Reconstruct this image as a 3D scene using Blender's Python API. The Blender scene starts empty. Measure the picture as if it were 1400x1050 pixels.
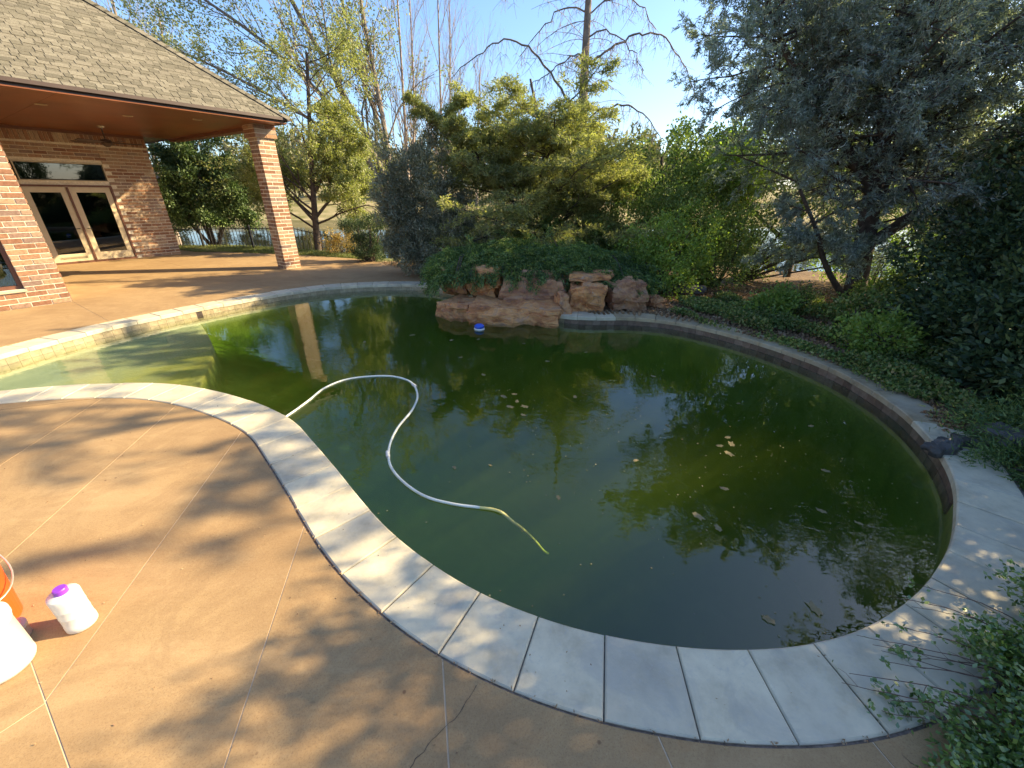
import bpy, bmesh, math, random
import numpy as np
from mathutils import Vector, Matrix, noise
from mathutils.geometry import delaunay_2d_cdt
rng = np.random.default_rng(7); random.seed(7)
R = math.radians
# ------------------------------------------------------------------ camera
sc = bpy.context.scene
COL = sc.collection
EYE = Vector((0, 0, 1.62))
cam = bpy.data.objects.new('camera', bpy.data.cameras.new('camera')); COL.objects.link(cam)
pitch, roll = 0.44133, 0.0085
cam.matrix_world = Matrix.Translation(EYE) @ Matrix.Rotation(math.pi/2 - pitch, 4, 'X') @ Matrix.Rotation(roll, 4, 'Z')
cam.data.sensor_width = 36; cam.data.lens = 36*550.2/1400
cam.data.clip_start = .02; cam.data.clip_end = 2000
sc.camera = cam
# ------------------------------------------------------------------ world, sun, exposure
SUN_AZ, SUN_EL = R(13), R(31)        # azimuth counted from +x towards +y
w = bpy.data.worlds.new('World'); sc.world = w; w.use_nodes = True
nt = w.node_tree; nt.nodes.clear()
sky = nt.nodes.new('ShaderNodeTexSky'); sky.sky_type = 'NISHITA'; sky.sun_disc = False
sky.sun_elevation = SUN_EL; sky.sun_rotation = math.pi/2 - SUN_AZ
sky.air_density = 1.0; sky.dust_density = 1.3; sky.ozone_density = 5.0
bg = nt.nodes.new('ShaderNodeBackground'); bg.inputs[1].default_value = 0.115
wo = nt.nodes.new('ShaderNodeOutputWorld')
nt.links.new(sky.outputs[0], bg.inputs[0]); nt.links.new(bg.outputs[0], wo.inputs[0])
sd = bpy.data.lights.new('sun', 'SUN'); sd.energy = 5.0; sd.angle = R(.5); sd.color = (1, .80, .47)
so = bpy.data.objects.new('sun', sd); COL.objects.link(so)
sv = Vector((math.cos(SUN_EL)*math.cos(SUN_AZ), math.cos(SUN_EL)*math.sin(SUN_AZ), math.sin(SUN_EL)))
so.rotation_euler = sv.to_track_quat('Z', 'Y').to_euler(); so.location = (30, 10, 20)
sc.view_settings.view_transform = 'Standard'; sc.view_settings.look = 'None'
sc.view_settings.exposure = 1.52; sc.view_settings.gamma = 1
try:
    sc.cycles.max_bounces = 8; sc.cycles.transparent_max_bounces = 12; sc.cycles.volume_bounces = 1
    sc.cycles.use_denoising = True
except Exception: pass

# ------------------------------------------------------------------ helpers
def tag(o, label=None, cat=None, group=None, kind=None):
    if label: o['label'] = label
    if cat: o['category'] = cat
    if group: o['group'] = group
    if kind: o['kind'] = kind
    return o
def link(name, me, mat=None, parent=None, loc=None):
    o = bpy.data.objects.new(name, me); COL.objects.link(o)
    if mat and me is not None and not me.materials: me.materials.append(mat)
    if parent: o.parent = parent
    if loc is not None: o.location = loc
    return o
def empty(name, loc=(0, 0, 0), rz=0):
    o = bpy.data.objects.new(name, None); COL.objects.link(o)
    o.location = loc; o.rotation_euler.z = rz; o.empty_display_size = .1
    return o
def npmesh(name, V, F, smooth=False):
    V = np.asarray(V, np.float32); F = np.asarray(F, np.int32)
    me = bpy.data.meshes.new(name); k = F.shape[1]
    me.vertices.add(len(V)); me.vertices.foreach_set('co', V.ravel())
    me.loops.add(F.size); me.loops.foreach_set('vertex_index', F.ravel())
    me.polygons.add(len(F)); me.polygons.foreach_set('loop_start', np.arange(0, F.size, k, dtype=np.int32))
    me.polygons.foreach_set('loop_total', np.full(len(F), k, np.int32))
    if smooth: me.polygons.foreach_set('use_smooth', np.ones(len(F), bool))
    me.update(calc_edges=True)
    return me
class MB:                                   # a small collector of boxes and other solids in one mesh
    def __init__(s): s.v = []; s.f = []
    def add(s, v, f):
        n = len(s.v); s.v += [tuple(p) for p in v]; s.f += [tuple(i+n for i in q) for q in f]; return s
    def box(s, c, d, M=None):
        x, y, z = (q/2 for q in d)
        v = [Vector((c[0]+a*x, c[1]+b*y, c[2]+e*z)) for e in (-1, 1) for b in (-1, 1) for a in (-1, 1)]
        if M is not None: v = [M @ p for p in v]
        return s.add(v, [(0, 2, 3, 1), (4, 5, 7, 6), (0, 1, 5, 4), (2, 6, 7, 3), (0, 4, 6, 2), (1, 3, 7, 5)])
    def rev(s, prof, seg=24, c=(0, 0, 0)):   # profile of (r, z)
        v = []; f = []
        for r, z in prof:
            for i in range(seg):
                a = 2*math.pi*i/seg; v.append((c[0]+r*math.cos(a), c[1]+r*math.sin(a), c[2]+z))
        for j in range(len(prof)-1):
            for i in range(seg):
                k = (i+1) % seg; f.append((j*seg+i, j*seg+k, (j+1)*seg+k, (j+1)*seg+i))
        f.append(tuple(range(seg))[::-1]); f.append(tuple((len(prof)-1)*seg+i for i in range(seg)))
        return s.add(v, f)
    def tube(s, pts, r, n=8):
        V, F = tube_np([(np.array([tuple(p) for p in pts], float), np.full(len(pts), r) if np.isscalar(r) else np.array(r))], n)
        return s.add(V.tolist(), F.tolist())
    def build(s, name, mat, parent=None, loc=None, smooth=False, bevel=0):
        me = bpy.data.meshes.new(name); me.from_pydata(s.v, [], s.f); me.update()
        if bevel:
            bm = bmesh.new(); bm.from_mesh(me)
            bmesh.ops.bevel(bm, geom=[e for e in bm.edges], offset=bevel, segments=1, affect='EDGES', profile=.5)
            bm.to_mesh(me); bm.free()
        if smooth:
            for p in me.polygons: p.use_smooth = True
        return link(name, me, mat, parent, loc)
def tube_np(polys, n=4):
    VV = []; FF = []; base = 0
    for pts, rad in polys:
        m = len(pts); t = np.gradient(pts, axis=0); t /= np.linalg.norm(t, axis=1)[:, None]+1e-9
        a = np.array([0, 0, 1.]) if abs(t[0, 2]) < .9 else np.array([1., 0, 0])
        u = np.cross(t, a); u /= np.linalg.norm(u, axis=1)[:, None]+1e-9; v = np.cross(t, u)
        ang = np.arange(n)*2*math.pi/n
        ring = pts[:, None, :] + rad[:, None, None]*(np.cos(ang)[None, :, None]*u[:, None, :]+np.sin(ang)[None, :, None]*v[:, None, :])
        VV.append(ring.reshape(-1, 3))
        i = np.arange(m-1)[:, None]*n; j = np.arange(n)[None, :]; k = (j+1) % n
        q = np.stack([i+j, i+k, i+n+k, i+n+j], -1).reshape(-1, 4)+base
        FF.append(q); base += m*n
    return np.concatenate(VV), np.concatenate(FF)
def smooth_path(pts, closed=False, n=8):
    P = [np.array(p, float) for p in pts]; N = len(P); out = []
    rng_ = range(N) if closed else range(N-1)
    for i in rng_:
        p0 = P[(i-1) % N] if closed or i > 0 else 2*P[0]-P[1]
        p1 = P[i]; p2 = P[(i+1) % N]
        p3 = P[(i+2) % N] if closed or i+2 < N else 2*P[-1]-P[-2]
        for k in range(n):
            t = k/n
            out.append(.5*((2*p1)+(-p0+p2)*t+(2*p0-5*p1+4*p2-p3)*t*t+(-p0+3*p1-3*p2+p3)*t**3))
    if not closed: out.append(P[-1])
    return np.array(out)
def resample(P, step=None, num=None, closed=True):
    Q = np.vstack([P, P[:1]]) if closed else P
    d = np.r_[0, np.cumsum(np.linalg.norm(np.diff(Q, axis=0), axis=1))]
    n = num or max(2, int(round(d[-1]/step)))
    s = np.linspace(0, d[-1], n+(1 if closed else 0))
    if closed: s = s[:-1]
    return np.stack([np.interp(s, d, Q[:, k]) for k in range(Q.shape[1])], 1)

# ------------------------------------------------------------------ materials
def mat(name):
    m = bpy.data.materials.new(name); m.use_nodes = True; t = m.node_tree
    return m, t, t.nodes['Principled BSDF'], t.nodes['Material Output']
def N(t, typ, **kw):
    n = t.nodes.new(typ)
    for k, v in kw.items():
        if k in n.inputs: n.inputs[k].default_value = v
        else: setattr(n, k, v)
    return n
def ramp(t, fac, stops):
    r = t.nodes.new('ShaderNodeValToRGB'); e = r.color_ramp.elements
    while len(e) < len(stops): e.new(.5)
    for q, (p, c) in zip(e, stops): q.position = p; q.color = (*c, 1) if len(c) == 3 else c
    t.links.new(fac, r.inputs[0]); return r.outputs[0]
def noisef(t, scale, detail=4, rough=.55, vec=None, dist=0):
    n = N(t, 'ShaderNodeTexNoise', Scale=scale, Detail=detail, Roughness=rough, Distortion=dist)
    if vec is None: vec = N(t, 'ShaderNodeNewGeometry').outputs['Position']
    t.links.new(vec, n.inputs['Vector']); return n.outputs[0]
def mixc(t, f, a, b, mode='MIX'):
    n = N(t, 'ShaderNodeMix', data_type='RGBA', blend_type=mode)
    for sock, v in ((n.inputs[0], f), (n.inputs[6], a), (n.inputs[7], b)):
        if isinstance(v, bpy.types.NodeSocket): t.links.new(v, sock)
        else: sock.default_value = v if isinstance(v, (int, float)) else (*v, 1)
    return n.outputs[2]
def bump(t, b, h, strength=.3, dist=.01):
    n = N(t, 'ShaderNodeBump', Strength=strength, Distance=dist); t.links.new(h, n.inputs['Height']); t.links.new(n.outputs[0], b.inputs['Normal'])
def rnd(t):                                  # a value that differs from piece to piece
    a = N(t, 'ShaderNodeNewGeometry').outputs['Random Per Island']; o = N(t, 'ShaderNodeObjectInfo').outputs['Random']
    s = N(t, 'ShaderNodeMath', operation='ADD'); t.links.new(a, s.inputs[0]); t.links.new(o, s.inputs[1])
    f = N(t, 'ShaderNodeMath', operation='FRACT'); t.links.new(s.outputs[0], f.inputs[0]); return f.outputs[0]
def plain(name, c, rough=.6, metal=0, spec=.5, nscale=8, var=.15, bmp=0):
    m, t, b, o = mat(name); b.inputs['Roughness'].default_value = rough; b.inputs['Metallic'].default_value = metal
    b.inputs['Specular IOR Level'].default_value = spec
    n = noisef(t, nscale, 5)
    col = ramp(t, n, [(.3, tuple(q*(1-var) for q in c)), (.7, tuple(min(1, q*(1+var)) for q in c))])
    t.links.new(col, b.inputs['Base Color'])
    if bmp: bump(t, b, noisef(t, nscale*8, 4), bmp, .005)
    return m
def leafmat(name, cols, trans=.35, rough=.55, spec=.3, big=1.2):
    m, t, b, o = mat(name); t.nodes.remove(b)
    r = N(t, 'ShaderNodeNewGeometry').outputs['Random Per Island']
    c1 = ramp(t, r, [(i/(len(cols)-1), c) for i, c in enumerate(cols)])
    n = noisef(t, big, 3)
    c2 = mixc(t, 1, c1, ramp(t, n, [(.3, (.62, .66, .66)), (.7, (1.25, 1.2, 1.1))]), 'MULTIPLY')
    d = N(t, 'ShaderNodeBsdfDiffuse'); tr = N(t, 'ShaderNodeBsdfTranslucent'); gl = N(t, 'ShaderNodeBsdfGlossy', Roughness=rough)
    gl.inputs[0].default_value = (.9, .95, .9, 1)
    t.links.new(c2, d.inputs[0]); t.links.new(mixc(t, 1, c2, (1.1, 1.25, .7), 'MULTIPLY'), tr.inputs[0])
    m1 = N(t, 'ShaderNodeMixShader'); m1.inputs[0].default_value = trans; t.links.new(d.outputs[0], m1.inputs[1]); t.links.new(tr.outputs[0], m1.inputs[2])
    m2 = N(t, 'ShaderNodeMixShader'); m2.inputs[0].default_value = spec*.12; t.links.new(m1.outputs[0], m2.inputs[1]); t.links.new(gl.outputs[0], m2.inputs[2])
    t.links.new(m2.outputs[0], o.inputs[0]); return m
def M_concrete():
    m, t, b, o = mat('tan_concrete')
    big = noisef(t, .9, 5, .6); mid = noisef(t, 5, 6, .65); fine = noisef(t, 90, 3, .7)
    c = ramp(t, big, [(.3, (.255, .17, .088)), (.5, (.325, .225, .118)), (.72, (.40, .285, .155))])
    c = mixc(t, ramp(t, mid, [(.4, (0, 0, 0)), (.75, (.55, .55, .55))]), c, (.245, .165, .09))
    c = mixc(t, ramp(t, noisef(t, 170, 2, .8), [(.52, (0, 0, 0)), (.64, (.5, .5, .5))]), c, (.16, .105, .065))
    c = mixc(t, ramp(t, fine, [(.35, (.0, .0, .0)), (.8, (.35, .35, .35))]), c, (.44, .335, .21))
    v = N(t, 'ShaderNodeTexVoronoi', Scale=9.0); t.links.new(N(t, 'ShaderNodeNewGeometry').outputs['Position'], v.inputs['Vector'])
    pit = ramp(t, v.outputs['Distance'], [(.045, (1, 1, 1)), (.07, (0, 0, 0))])
    sel = ramp(t, noisef(t, 3.3, 2), [(.5, (0, 0, 0)), (.6, (1, 1, 1))])
    pm = mixc(t, 1, pit, sel, 'MULTIPLY')
    c = mixc(t, pm, c, (.12, .07, .045))
    # long worn streaks of paler cement
    mp = N(t, 'ShaderNodeMapping'); mp.inputs['Scale'].default_value = (.5, 2.6, 1); mp.inputs['Rotation'].default_value = (0, 0, R(40))
    t.links.new(N(t, 'ShaderNodeNewGeometry').outputs['Position'], mp.inputs[0])
    st = noisef(t, 2.2, 5, .6, mp.outputs[0], .6)
    c = mixc(t, ramp(t, st, [(.5, (0, 0, 0)), (.75, (.4, .4, .4))]), c, (.45, .33, .195))
    w2 = ramp(t, noisef(t, 1.7, 7, .72, None, 1.4), [(.42, (0, 0, 0)), (.52, (.32, .32, .32)), (.6, (0, 0, 0))])
    c = mixc(t, w2, c, (.21, .135, .075))
    w3 = ramp(t, noisef(t, 28, 4, .8), [(.58, (0, 0, 0)), (.74, (.4, .4, .4))])
    c = mixc(t, w3, c, (.19, .12, .07))
    c = mixc(t, 1, c, (1.06, 1.0, .91), 'MULTIPLY')
    t.links.new(c, b.inputs['Base Color']); b.inputs['Roughness'].default_value = .85; b.inputs['Specular IOR Level'].default_value = .25
    bump(t, b, mixc(t, .5, fine, mid), .35, .004); return m
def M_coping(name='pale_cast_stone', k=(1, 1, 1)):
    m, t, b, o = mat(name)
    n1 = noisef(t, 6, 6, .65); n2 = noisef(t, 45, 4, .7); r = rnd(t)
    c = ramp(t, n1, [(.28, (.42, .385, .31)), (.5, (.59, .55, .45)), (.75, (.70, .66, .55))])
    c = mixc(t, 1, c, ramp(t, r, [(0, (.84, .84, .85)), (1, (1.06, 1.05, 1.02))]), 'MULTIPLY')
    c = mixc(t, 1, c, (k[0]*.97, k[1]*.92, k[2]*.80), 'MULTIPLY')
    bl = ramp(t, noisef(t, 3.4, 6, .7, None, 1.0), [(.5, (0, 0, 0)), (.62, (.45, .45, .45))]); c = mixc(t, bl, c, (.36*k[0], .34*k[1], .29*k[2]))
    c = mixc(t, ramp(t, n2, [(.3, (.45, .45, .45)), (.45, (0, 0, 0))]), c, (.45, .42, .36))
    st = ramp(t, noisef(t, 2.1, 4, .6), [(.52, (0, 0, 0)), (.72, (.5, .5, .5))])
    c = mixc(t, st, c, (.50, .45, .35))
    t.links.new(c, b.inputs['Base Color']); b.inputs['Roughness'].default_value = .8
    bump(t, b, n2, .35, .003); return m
def M_pieces(name, stops, rough=.85, nscale=30, spec=.25, bmp=.4, stain=None):
    m, t, b, o = mat(name); r = rnd(t)
    c = ramp(t, r, stops)
    n = noisef(t, nscale, 5, .65)
    c = mixc(t, 1, c, ramp(t, n, [(.3, (.66, .65, .65)), (.7, (1.15, 1.2, 1.2))]), 'MULTIPLY')
    if stain: c = mixc(t, ramp(t, noisef(t, stain[0], 4), [(.5, (0, 0, 0)), (.7, (.6, .6, .6))]), c, stain[1])
    t.links.new(c, b.inputs['Base Color']); b.inputs['Roughness'].default_value = rough; b.inputs['Specular IOR Level'].default_value = spec
    bump(t, b, n, bmp, .004); return m
def M_plaster():                             # pale plaster where it is shallow, darker olive below, yellower towards the step
    m, t, b, o = mat('pool_plaster_olive_below'); b.inputs['Roughness'].default_value = .9
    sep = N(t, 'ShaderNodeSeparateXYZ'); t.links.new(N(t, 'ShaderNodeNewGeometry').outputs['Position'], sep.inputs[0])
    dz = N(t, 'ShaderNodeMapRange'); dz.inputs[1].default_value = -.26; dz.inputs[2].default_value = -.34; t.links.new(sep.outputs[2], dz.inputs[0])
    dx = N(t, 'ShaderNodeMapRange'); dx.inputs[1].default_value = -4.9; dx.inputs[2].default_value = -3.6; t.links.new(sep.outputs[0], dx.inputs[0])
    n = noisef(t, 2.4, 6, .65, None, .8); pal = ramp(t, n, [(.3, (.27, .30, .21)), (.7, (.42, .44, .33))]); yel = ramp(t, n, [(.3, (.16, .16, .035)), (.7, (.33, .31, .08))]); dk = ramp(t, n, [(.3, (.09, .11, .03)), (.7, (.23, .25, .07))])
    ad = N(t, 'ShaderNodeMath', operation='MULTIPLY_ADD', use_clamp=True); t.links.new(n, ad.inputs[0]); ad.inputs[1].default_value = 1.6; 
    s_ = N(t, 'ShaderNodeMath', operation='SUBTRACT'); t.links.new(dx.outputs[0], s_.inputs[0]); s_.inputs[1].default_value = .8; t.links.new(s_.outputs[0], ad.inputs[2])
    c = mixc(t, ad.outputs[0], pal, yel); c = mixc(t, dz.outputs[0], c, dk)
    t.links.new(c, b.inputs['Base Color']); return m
def M_rock():
    m, t, b, o = mat('red_sandstone')
    g = N(t, 'ShaderNodeNewGeometry'); oi = N(t, 'ShaderNodeObjectInfo').outputs['Random']
    mp = N(t, 'ShaderNodeMapping'); mp.inputs['Scale'].default_value = (1, 1, 2.0); t.links.new(g.outputs['Position'], mp.inputs[0])
    n = noisef(t, 3.5, 6, .65, mp.outputs[0], .8); n2 = noisef(t, 16, 6, .7)
    c = ramp(t, n, [(.25, (.15, .07, .04)), (.42, (.40, .16, .06)), (.55, (.62, .31, .12)), (.68, (.38, .22, .13)), (.85, (.60, .44, .30))])
    c = mixc(t, ramp(t, n2, [(.5, (0, 0, 0)), (.8, (.7, .7, .7))]), c, (.27, .18, .165))
    c = mixc(t, ramp(t, oi, [(.35, (0, 0, 0)), (.9, (.4, .4, .4))]), c, (.24, .165, .14))
    lich = ramp(t, noisef(t, 7, 5, .7), [(.62, (0, 0, 0)), (.72, (.8, .8, .8))])
    c = mixc(t, lich, c, (.42, .36, .31))
    t.links.new(c, b.inputs['Base Color']); b.inputs['Roughness'].default_value = .8; b.inputs['Specular IOR Level'].default_value = .3
    v = N(t, 'ShaderNodeTexVoronoi', Scale=4.5, feature='DISTANCE_TO_EDGE'); t.links.new(mp.outputs[0], v.inputs['Vector'])
    crk = ramp(t, v.outputs['Distance'], [(0, (0, 0, 0)), (.05, (1, 1, 1))]); bump(t, b, mixc(t, .7, crk, n2), .8, .025); return m
def M_ground():
    m, t, b, o = mat('soil_and_turf')
    g = N(t, 'ShaderNodeNewGeometry').outputs['Position']
    n = noisef(t, .6, 5); n2 = noisef(t, 14, 6, .7)
    soil = ramp(t, n2, [(.3, (.085, .055, .035)), (.5, (.17, .115, .07)), (.7, (.27, .19, .12))])
    turf = ramp(t, n2, [(.3, (.07, .085, .025)), (.55, (.14, .15, .05)), (.75, (.27, .24, .12))])
    sep = N(t, 'ShaderNodeSeparateXYZ'); t.links.new(g, sep.inputs[0])
    far = N(t, 'ShaderNodeMapRange'); far.inputs[1].default_value = 10.2; far.inputs[2].default_value = 11.5; t.links.new(sep.outputs[1], far.inputs[0])
    c = mixc(t, far.outputs[0], soil, turf)
    far2 = N(t, 'ShaderNodeMapRange'); far2.inputs[1].default_value = 28; far2.inputs[2].default_value = 40; t.links.new(sep.outputs[1], far2.inputs[0])
    c = mixc(t, far2.outputs[0], c, ramp(t, n, [(.35, (.16, .15, .06)), (.65, (.34, .28, .16))]))
    t.links.new(c, b.inputs['Base Color']); b.inputs['Roughness'].default_value = .95; b.inputs['Specular IOR Level'].default_value = .1
    bump(t, b, n2, .8, .03); return m
def schlick(t, f0, normal=None):
    g = N(t, 'ShaderNodeNewGeometry'); d = N(t, 'ShaderNodeVectorMath', operation='DOT_PRODUCT'); t.links.new(g.outputs['Incoming'], d.inputs[0]); t.links.new(normal or g.outputs['Normal'], d.inputs[1])
    a = N(t, 'ShaderNodeMath', operation='ABSOLUTE'); t.links.new(d.outputs['Value'], a.inputs[0])
    b_ = N(t, 'ShaderNodeMath', operation='SUBTRACT', use_clamp=True); b_.inputs[0].default_value = 1; t.links.new(a.outputs[0], b_.inputs[1])
    p = N(t, 'ShaderNodeMath', operation='POWER'); t.links.new(b_.outputs[0], p.inputs[0]); p.inputs[1].default_value = 5
    m = N(t, 'ShaderNodeMath', operation='MULTIPLY_ADD'); t.links.new(p.outputs[0], m.inputs[0]); m.inputs[1].default_value = 1-f0; m.inputs[2].default_value = f0
    return m.outputs[0]
def M_water(name, rip, scale, tint=None):
    m, t, b, o = mat(name); t.nodes.remove(b)
    tr = N(t, 'ShaderNodeBsdfTransparent'); gl = N(t, 'ShaderNodeBsdfGlossy', Roughness=.0)
    if tint: tr.inputs[0].default_value = (*tint, 1)
    mp = N(t, 'ShaderNodeMapping'); mp.inputs['Rotation'].default_value = (0, 0, R(10)); mp.inputs['Scale'].default_value = (1.0, 1.7, 1)
    t.links.new(N(t, 'ShaderNodeNewGeometry').outputs['Position'], mp.inputs[0])
    n1 = noisef(t, scale, 2, .5, mp.outputs[0], .3); n2 = noisef(t, scale*.22, 2, .5, mp.outputs[0])
    calm = ramp(t, noisef(t, .45, 2), [(.42, (.10, .10, .10)), (.66, (1, 1, 1))])
    h = mixc(t, 1, n1, calm, 'MULTIPLY'); hh = mixc(t, .35, h, n2)
    bp = N(t, 'ShaderNodeBump', Strength=rip, Distance=.012); t.links.new(hh, bp.inputs['Height'])
    t.links.new(bp.outputs[0], gl.inputs['Normal']); fr = schlick(t, .07, bp.outputs[0])
    mx = N(t, 'ShaderNodeMixShader'); t.links.new(fr, mx.inputs[0]); t.links.new(tr.outputs[0], mx.inputs[1]); t.links.new(gl.outputs[0], mx.inputs[2])
    t.links.new(mx.outputs[0], o.inputs[0]); return m, t, o
def M_pool_water():
    m, t, o = M_water('algae_green_water', .32, 9)
    ab = N(t, 'ShaderNodeVolumeAbsorption', Density=1.0); ab.inputs[0].default_value = (.42, .68, .05, 1)
    scn = N(t, 'ShaderNodeVolumeScatter', Density=0.21, Anisotropy=.1); scn.inputs[0].default_value = (.46, .60, .11, 1)
    ad = N(t, 'ShaderNodeAddShader'); t.links.new(ab.outputs[0], ad.inputs[0]); t.links.new(scn.outputs[0], ad.inputs[1])
    t.links.new(ad.outputs[0], o.inputs['Volume']); return m
def M_glass(name='window_glass', clear=.55, tint=(.75, .8, .78)):
    m, t, b, o = mat(name); t.nodes.remove(b)
    tr = N(t, 'ShaderNodeBsdfTransparent'); tr.inputs[0].default_value = (*[q*clear for q in tint], 1)
    gl = N(t, 'ShaderNodeBsdfGlossy', Roughness=.01); fr = schlick(t, .12)
    mx = N(t, 'ShaderNodeMixShader'); t.links.new(fr, mx.inputs[0]); t.links.new(tr.outputs[0], mx.inputs[1]); t.links.new(gl.outputs[0], mx.inputs[2])
    t.links.new(mx.outputs[0], o.inputs[0]); return m

MT = {}
MT['concrete'] = M_concrete(); MT['coping'] = M_coping(); MT['rock'] = M_rock(); MT['ground'] = M_ground()
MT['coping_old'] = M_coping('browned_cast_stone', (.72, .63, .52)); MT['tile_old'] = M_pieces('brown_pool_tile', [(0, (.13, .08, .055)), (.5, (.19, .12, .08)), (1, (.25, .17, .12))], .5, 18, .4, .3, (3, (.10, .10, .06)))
MT['bed'] = plain('pale_joint_grit', (.56, .44, .30), .9, var=.1)
MT['dark_joint'] = plain('dark_joint_filler', (.05, .035, .03), .9, nscale=20, var=.5)
MT['grout'] = plain('grey_grout', (.36, .30, .21), .9, nscale=12)
MT['tile'] = M_pieces('tan_pool_tile', [(0, (.33, .26, .15)), (.5, (.37, .295, .18)), (1, (.41, .33, .21))], .45, 18, .5, .1, (3, (.14, .13, .08)))
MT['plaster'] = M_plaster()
MT['algae'] = plain('olive_plaster', (.17, .19, .055), .95, nscale=2.2, var=.5)  # one olive tone for plaster, slightly mottled
MT['brick'] = M_pieces('mixed_red_brick', [(0, (.22, .105, .065)), (.25, (.30, .16, .095)), (.45, (.36, .215, .13)), (.62, (.37, .26, .175)), (.78, (.27, .165, .12)), (.9, (.21, .14, .115)), (1, (.46, .34, .235))], .9, 26, .2, .5)
MT['mortar'] = plain('cream_mortar', (.62, .54, .42), .95, nscale=30, var=.2, bmp=.3)
MT['shingle'] = M_pieces('weathered_wood_shingle', [(0, (.11, .098, .074)), (.3, (.15, .133, .10)), (.6, (.175, .153, .118)), (.85, (.205, .182, .14)), (1, (.125, .11, .085))], .95, 60, .15, .6)
MT['drip'] = plain('dark_brown_metal', (.05, .028, .02), .5)
MT['soffit'] = plain('stained_wood_ceiling', (.19, .062, .018), .32, nscale=2.0, var=.22, spec=.35)
MT['trim_brown'] = plain('dark_brown_trim', (.13, .05, .028), .5)
MT['cream'] = plain('cream_paint', (.50, .41, .275), .45, var=.06)
MT['glass'] = M_glass(); MT['interior'] = plain('dim_interior', (.26, .24, .23), .9)
MT['curtain'] = plain('pale_curtain', (.45, .43, .36), .9)
MT['bark'] = plain('dark_bark', (.085, .062, .05), .95, nscale=14, var=.5, bmp=.8)
MT['bark_grey'] = plain('grey_bark', (.19, .155, .125), .95, nscale=10, var=.4, bmp=.8)
MT['bark_pale'] = plain('pale_twig_bark', (.30, .235, .19), .95, nscale=6, var=.3)
MT['iron'] = plain('black_iron', (.02, .02, .022), .45)
MT['white_plastic'] = plain('white_plastic', (.62, .62, .59), .35, var=.03)
MT['orange'] = plain('orange_plastic', (.80, .085, .012), .35, var=.05)
MT['purple'] = plain('purple_plastic', (.23, .04, .48), .3, var=.05)
MT['wire'] = plain('galvanised_wire', (.6, .58, .54), .3, metal=.7)
MT['greyplastic'] = plain('frosted_grey_plastic', (.42, .34, .31), .3, var=.08)
MT['hose'] = plain('white_hose_plastic', (.68, .70, .62), .4, nscale=15, var=.12)
MT['hose_yellow'] = plain('yellowed_hose_plastic', (.62, .56, .20), .45, nscale=8, var=.2)
MT['blue'] = plain('blue_plastic', (.02, .09, .55), .35, var=.05)
MT['fallen'] = leafmat('pale_fallen_leaf', [(.22, .22, .10), (.33, .31, .16), (.20, .15, .08), (.38, .37, .24)], .2)
MT['litter'] = leafmat('brown_leaf_litter', [(.30, .17, .09), (.40, .26, .16), (.22, .12, .07), (.45, .33, .2)], .1)
L = {}
L['cedar'] = leafmat('blue_cedar_needles', [(.14, .17, .16), (.27, .31, .30), (.46, .50, .48), (.20, .24, .20), (.38, .42, .41)], .5, .45, .5)
L['ygreen'] = leafmat('yellow_green_needles', [(.20, .22, .08), (.34, .34, .12), (.26, .28, .12), (.46, .44, .17), (.14, .155, .07)], .55)
L['grey'] = leafmat('grey_juniper_scale', [(.10, .105, .07), (.22, .22, .155), (.38, .38, .29), (.16, .165, .11), (.30, .30, .22)], .3)
L['dark'] = leafmat('dark_juniper_scale', [(0.053, 0.096, 0.031), (0.088, 0.150, 0.049), (0.131, 0.194, 0.061), (0.176, 0.229, 0.088)], .2)
L['creep'] = leafmat('creeping_juniper_scale', [(.05, .10, .03), (.10, .18, .05), (.17, .26, .07), (.28, .34, .09)], .35)
L['bright'] = leafmat('fresh_green_leaf', [(0.173, 0.274, 0.043), (0.274, 0.389, 0.065), (0.374, 0.475, 0.101), (0.216, 0.288, 0.058)], .45)
L['olive'] = leafmat('olive_green_leaf', [(0.091, 0.155, 0.036), (0.155, 0.228, 0.055), (0.237, 0.301, 0.081), (0.328, 0.364, 0.109)], .35)
L['spring'] = leafmat('pale_spring_leaf', [(.20, .24, .09), (.31, .34, .15), (.26, .28, .14), (.38, .37, .2)], .45)
L['feather'] = leafmat('yellow_green_feather_leaf', [(.22, .25, .07), (.33, .34, .11), (.27, .28, .10), (.42, .40, .16)], .5)
L['ivy'] = leafmat('ground_cover_leaf', [(.06, .11, .03), (.11, .18, .04), (.18, .25, .06), (.30, .33, .10), (.33, .27, .13)], .3)
L['blackg'] = leafmat('blackish_green_leaf', [(.025, .05, .025), (.045, .08, .035), (.08, .12, .05), (.14, .19, .07)], .25, .5, .25)
L['orange'] = leafmat('orange_shrub_leaf', [(.40, .24, .06), (.48, .32, .09), (.25, .2, .06)], .35)
L['grass'] = leafmat('short_grass_blade', [(.10, .14, .03), (.17, .2, .05), (.3, .27, .12)], .35)
L['shrub'] = leafmat('rounded_shrub_leaf', [(0.079, 0.149, 0.031), (0.131, 0.227, 0.049), (0.210, 0.315, 0.070), (0.280, 0.350, 0.105)], .35, .4, .8)

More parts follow.
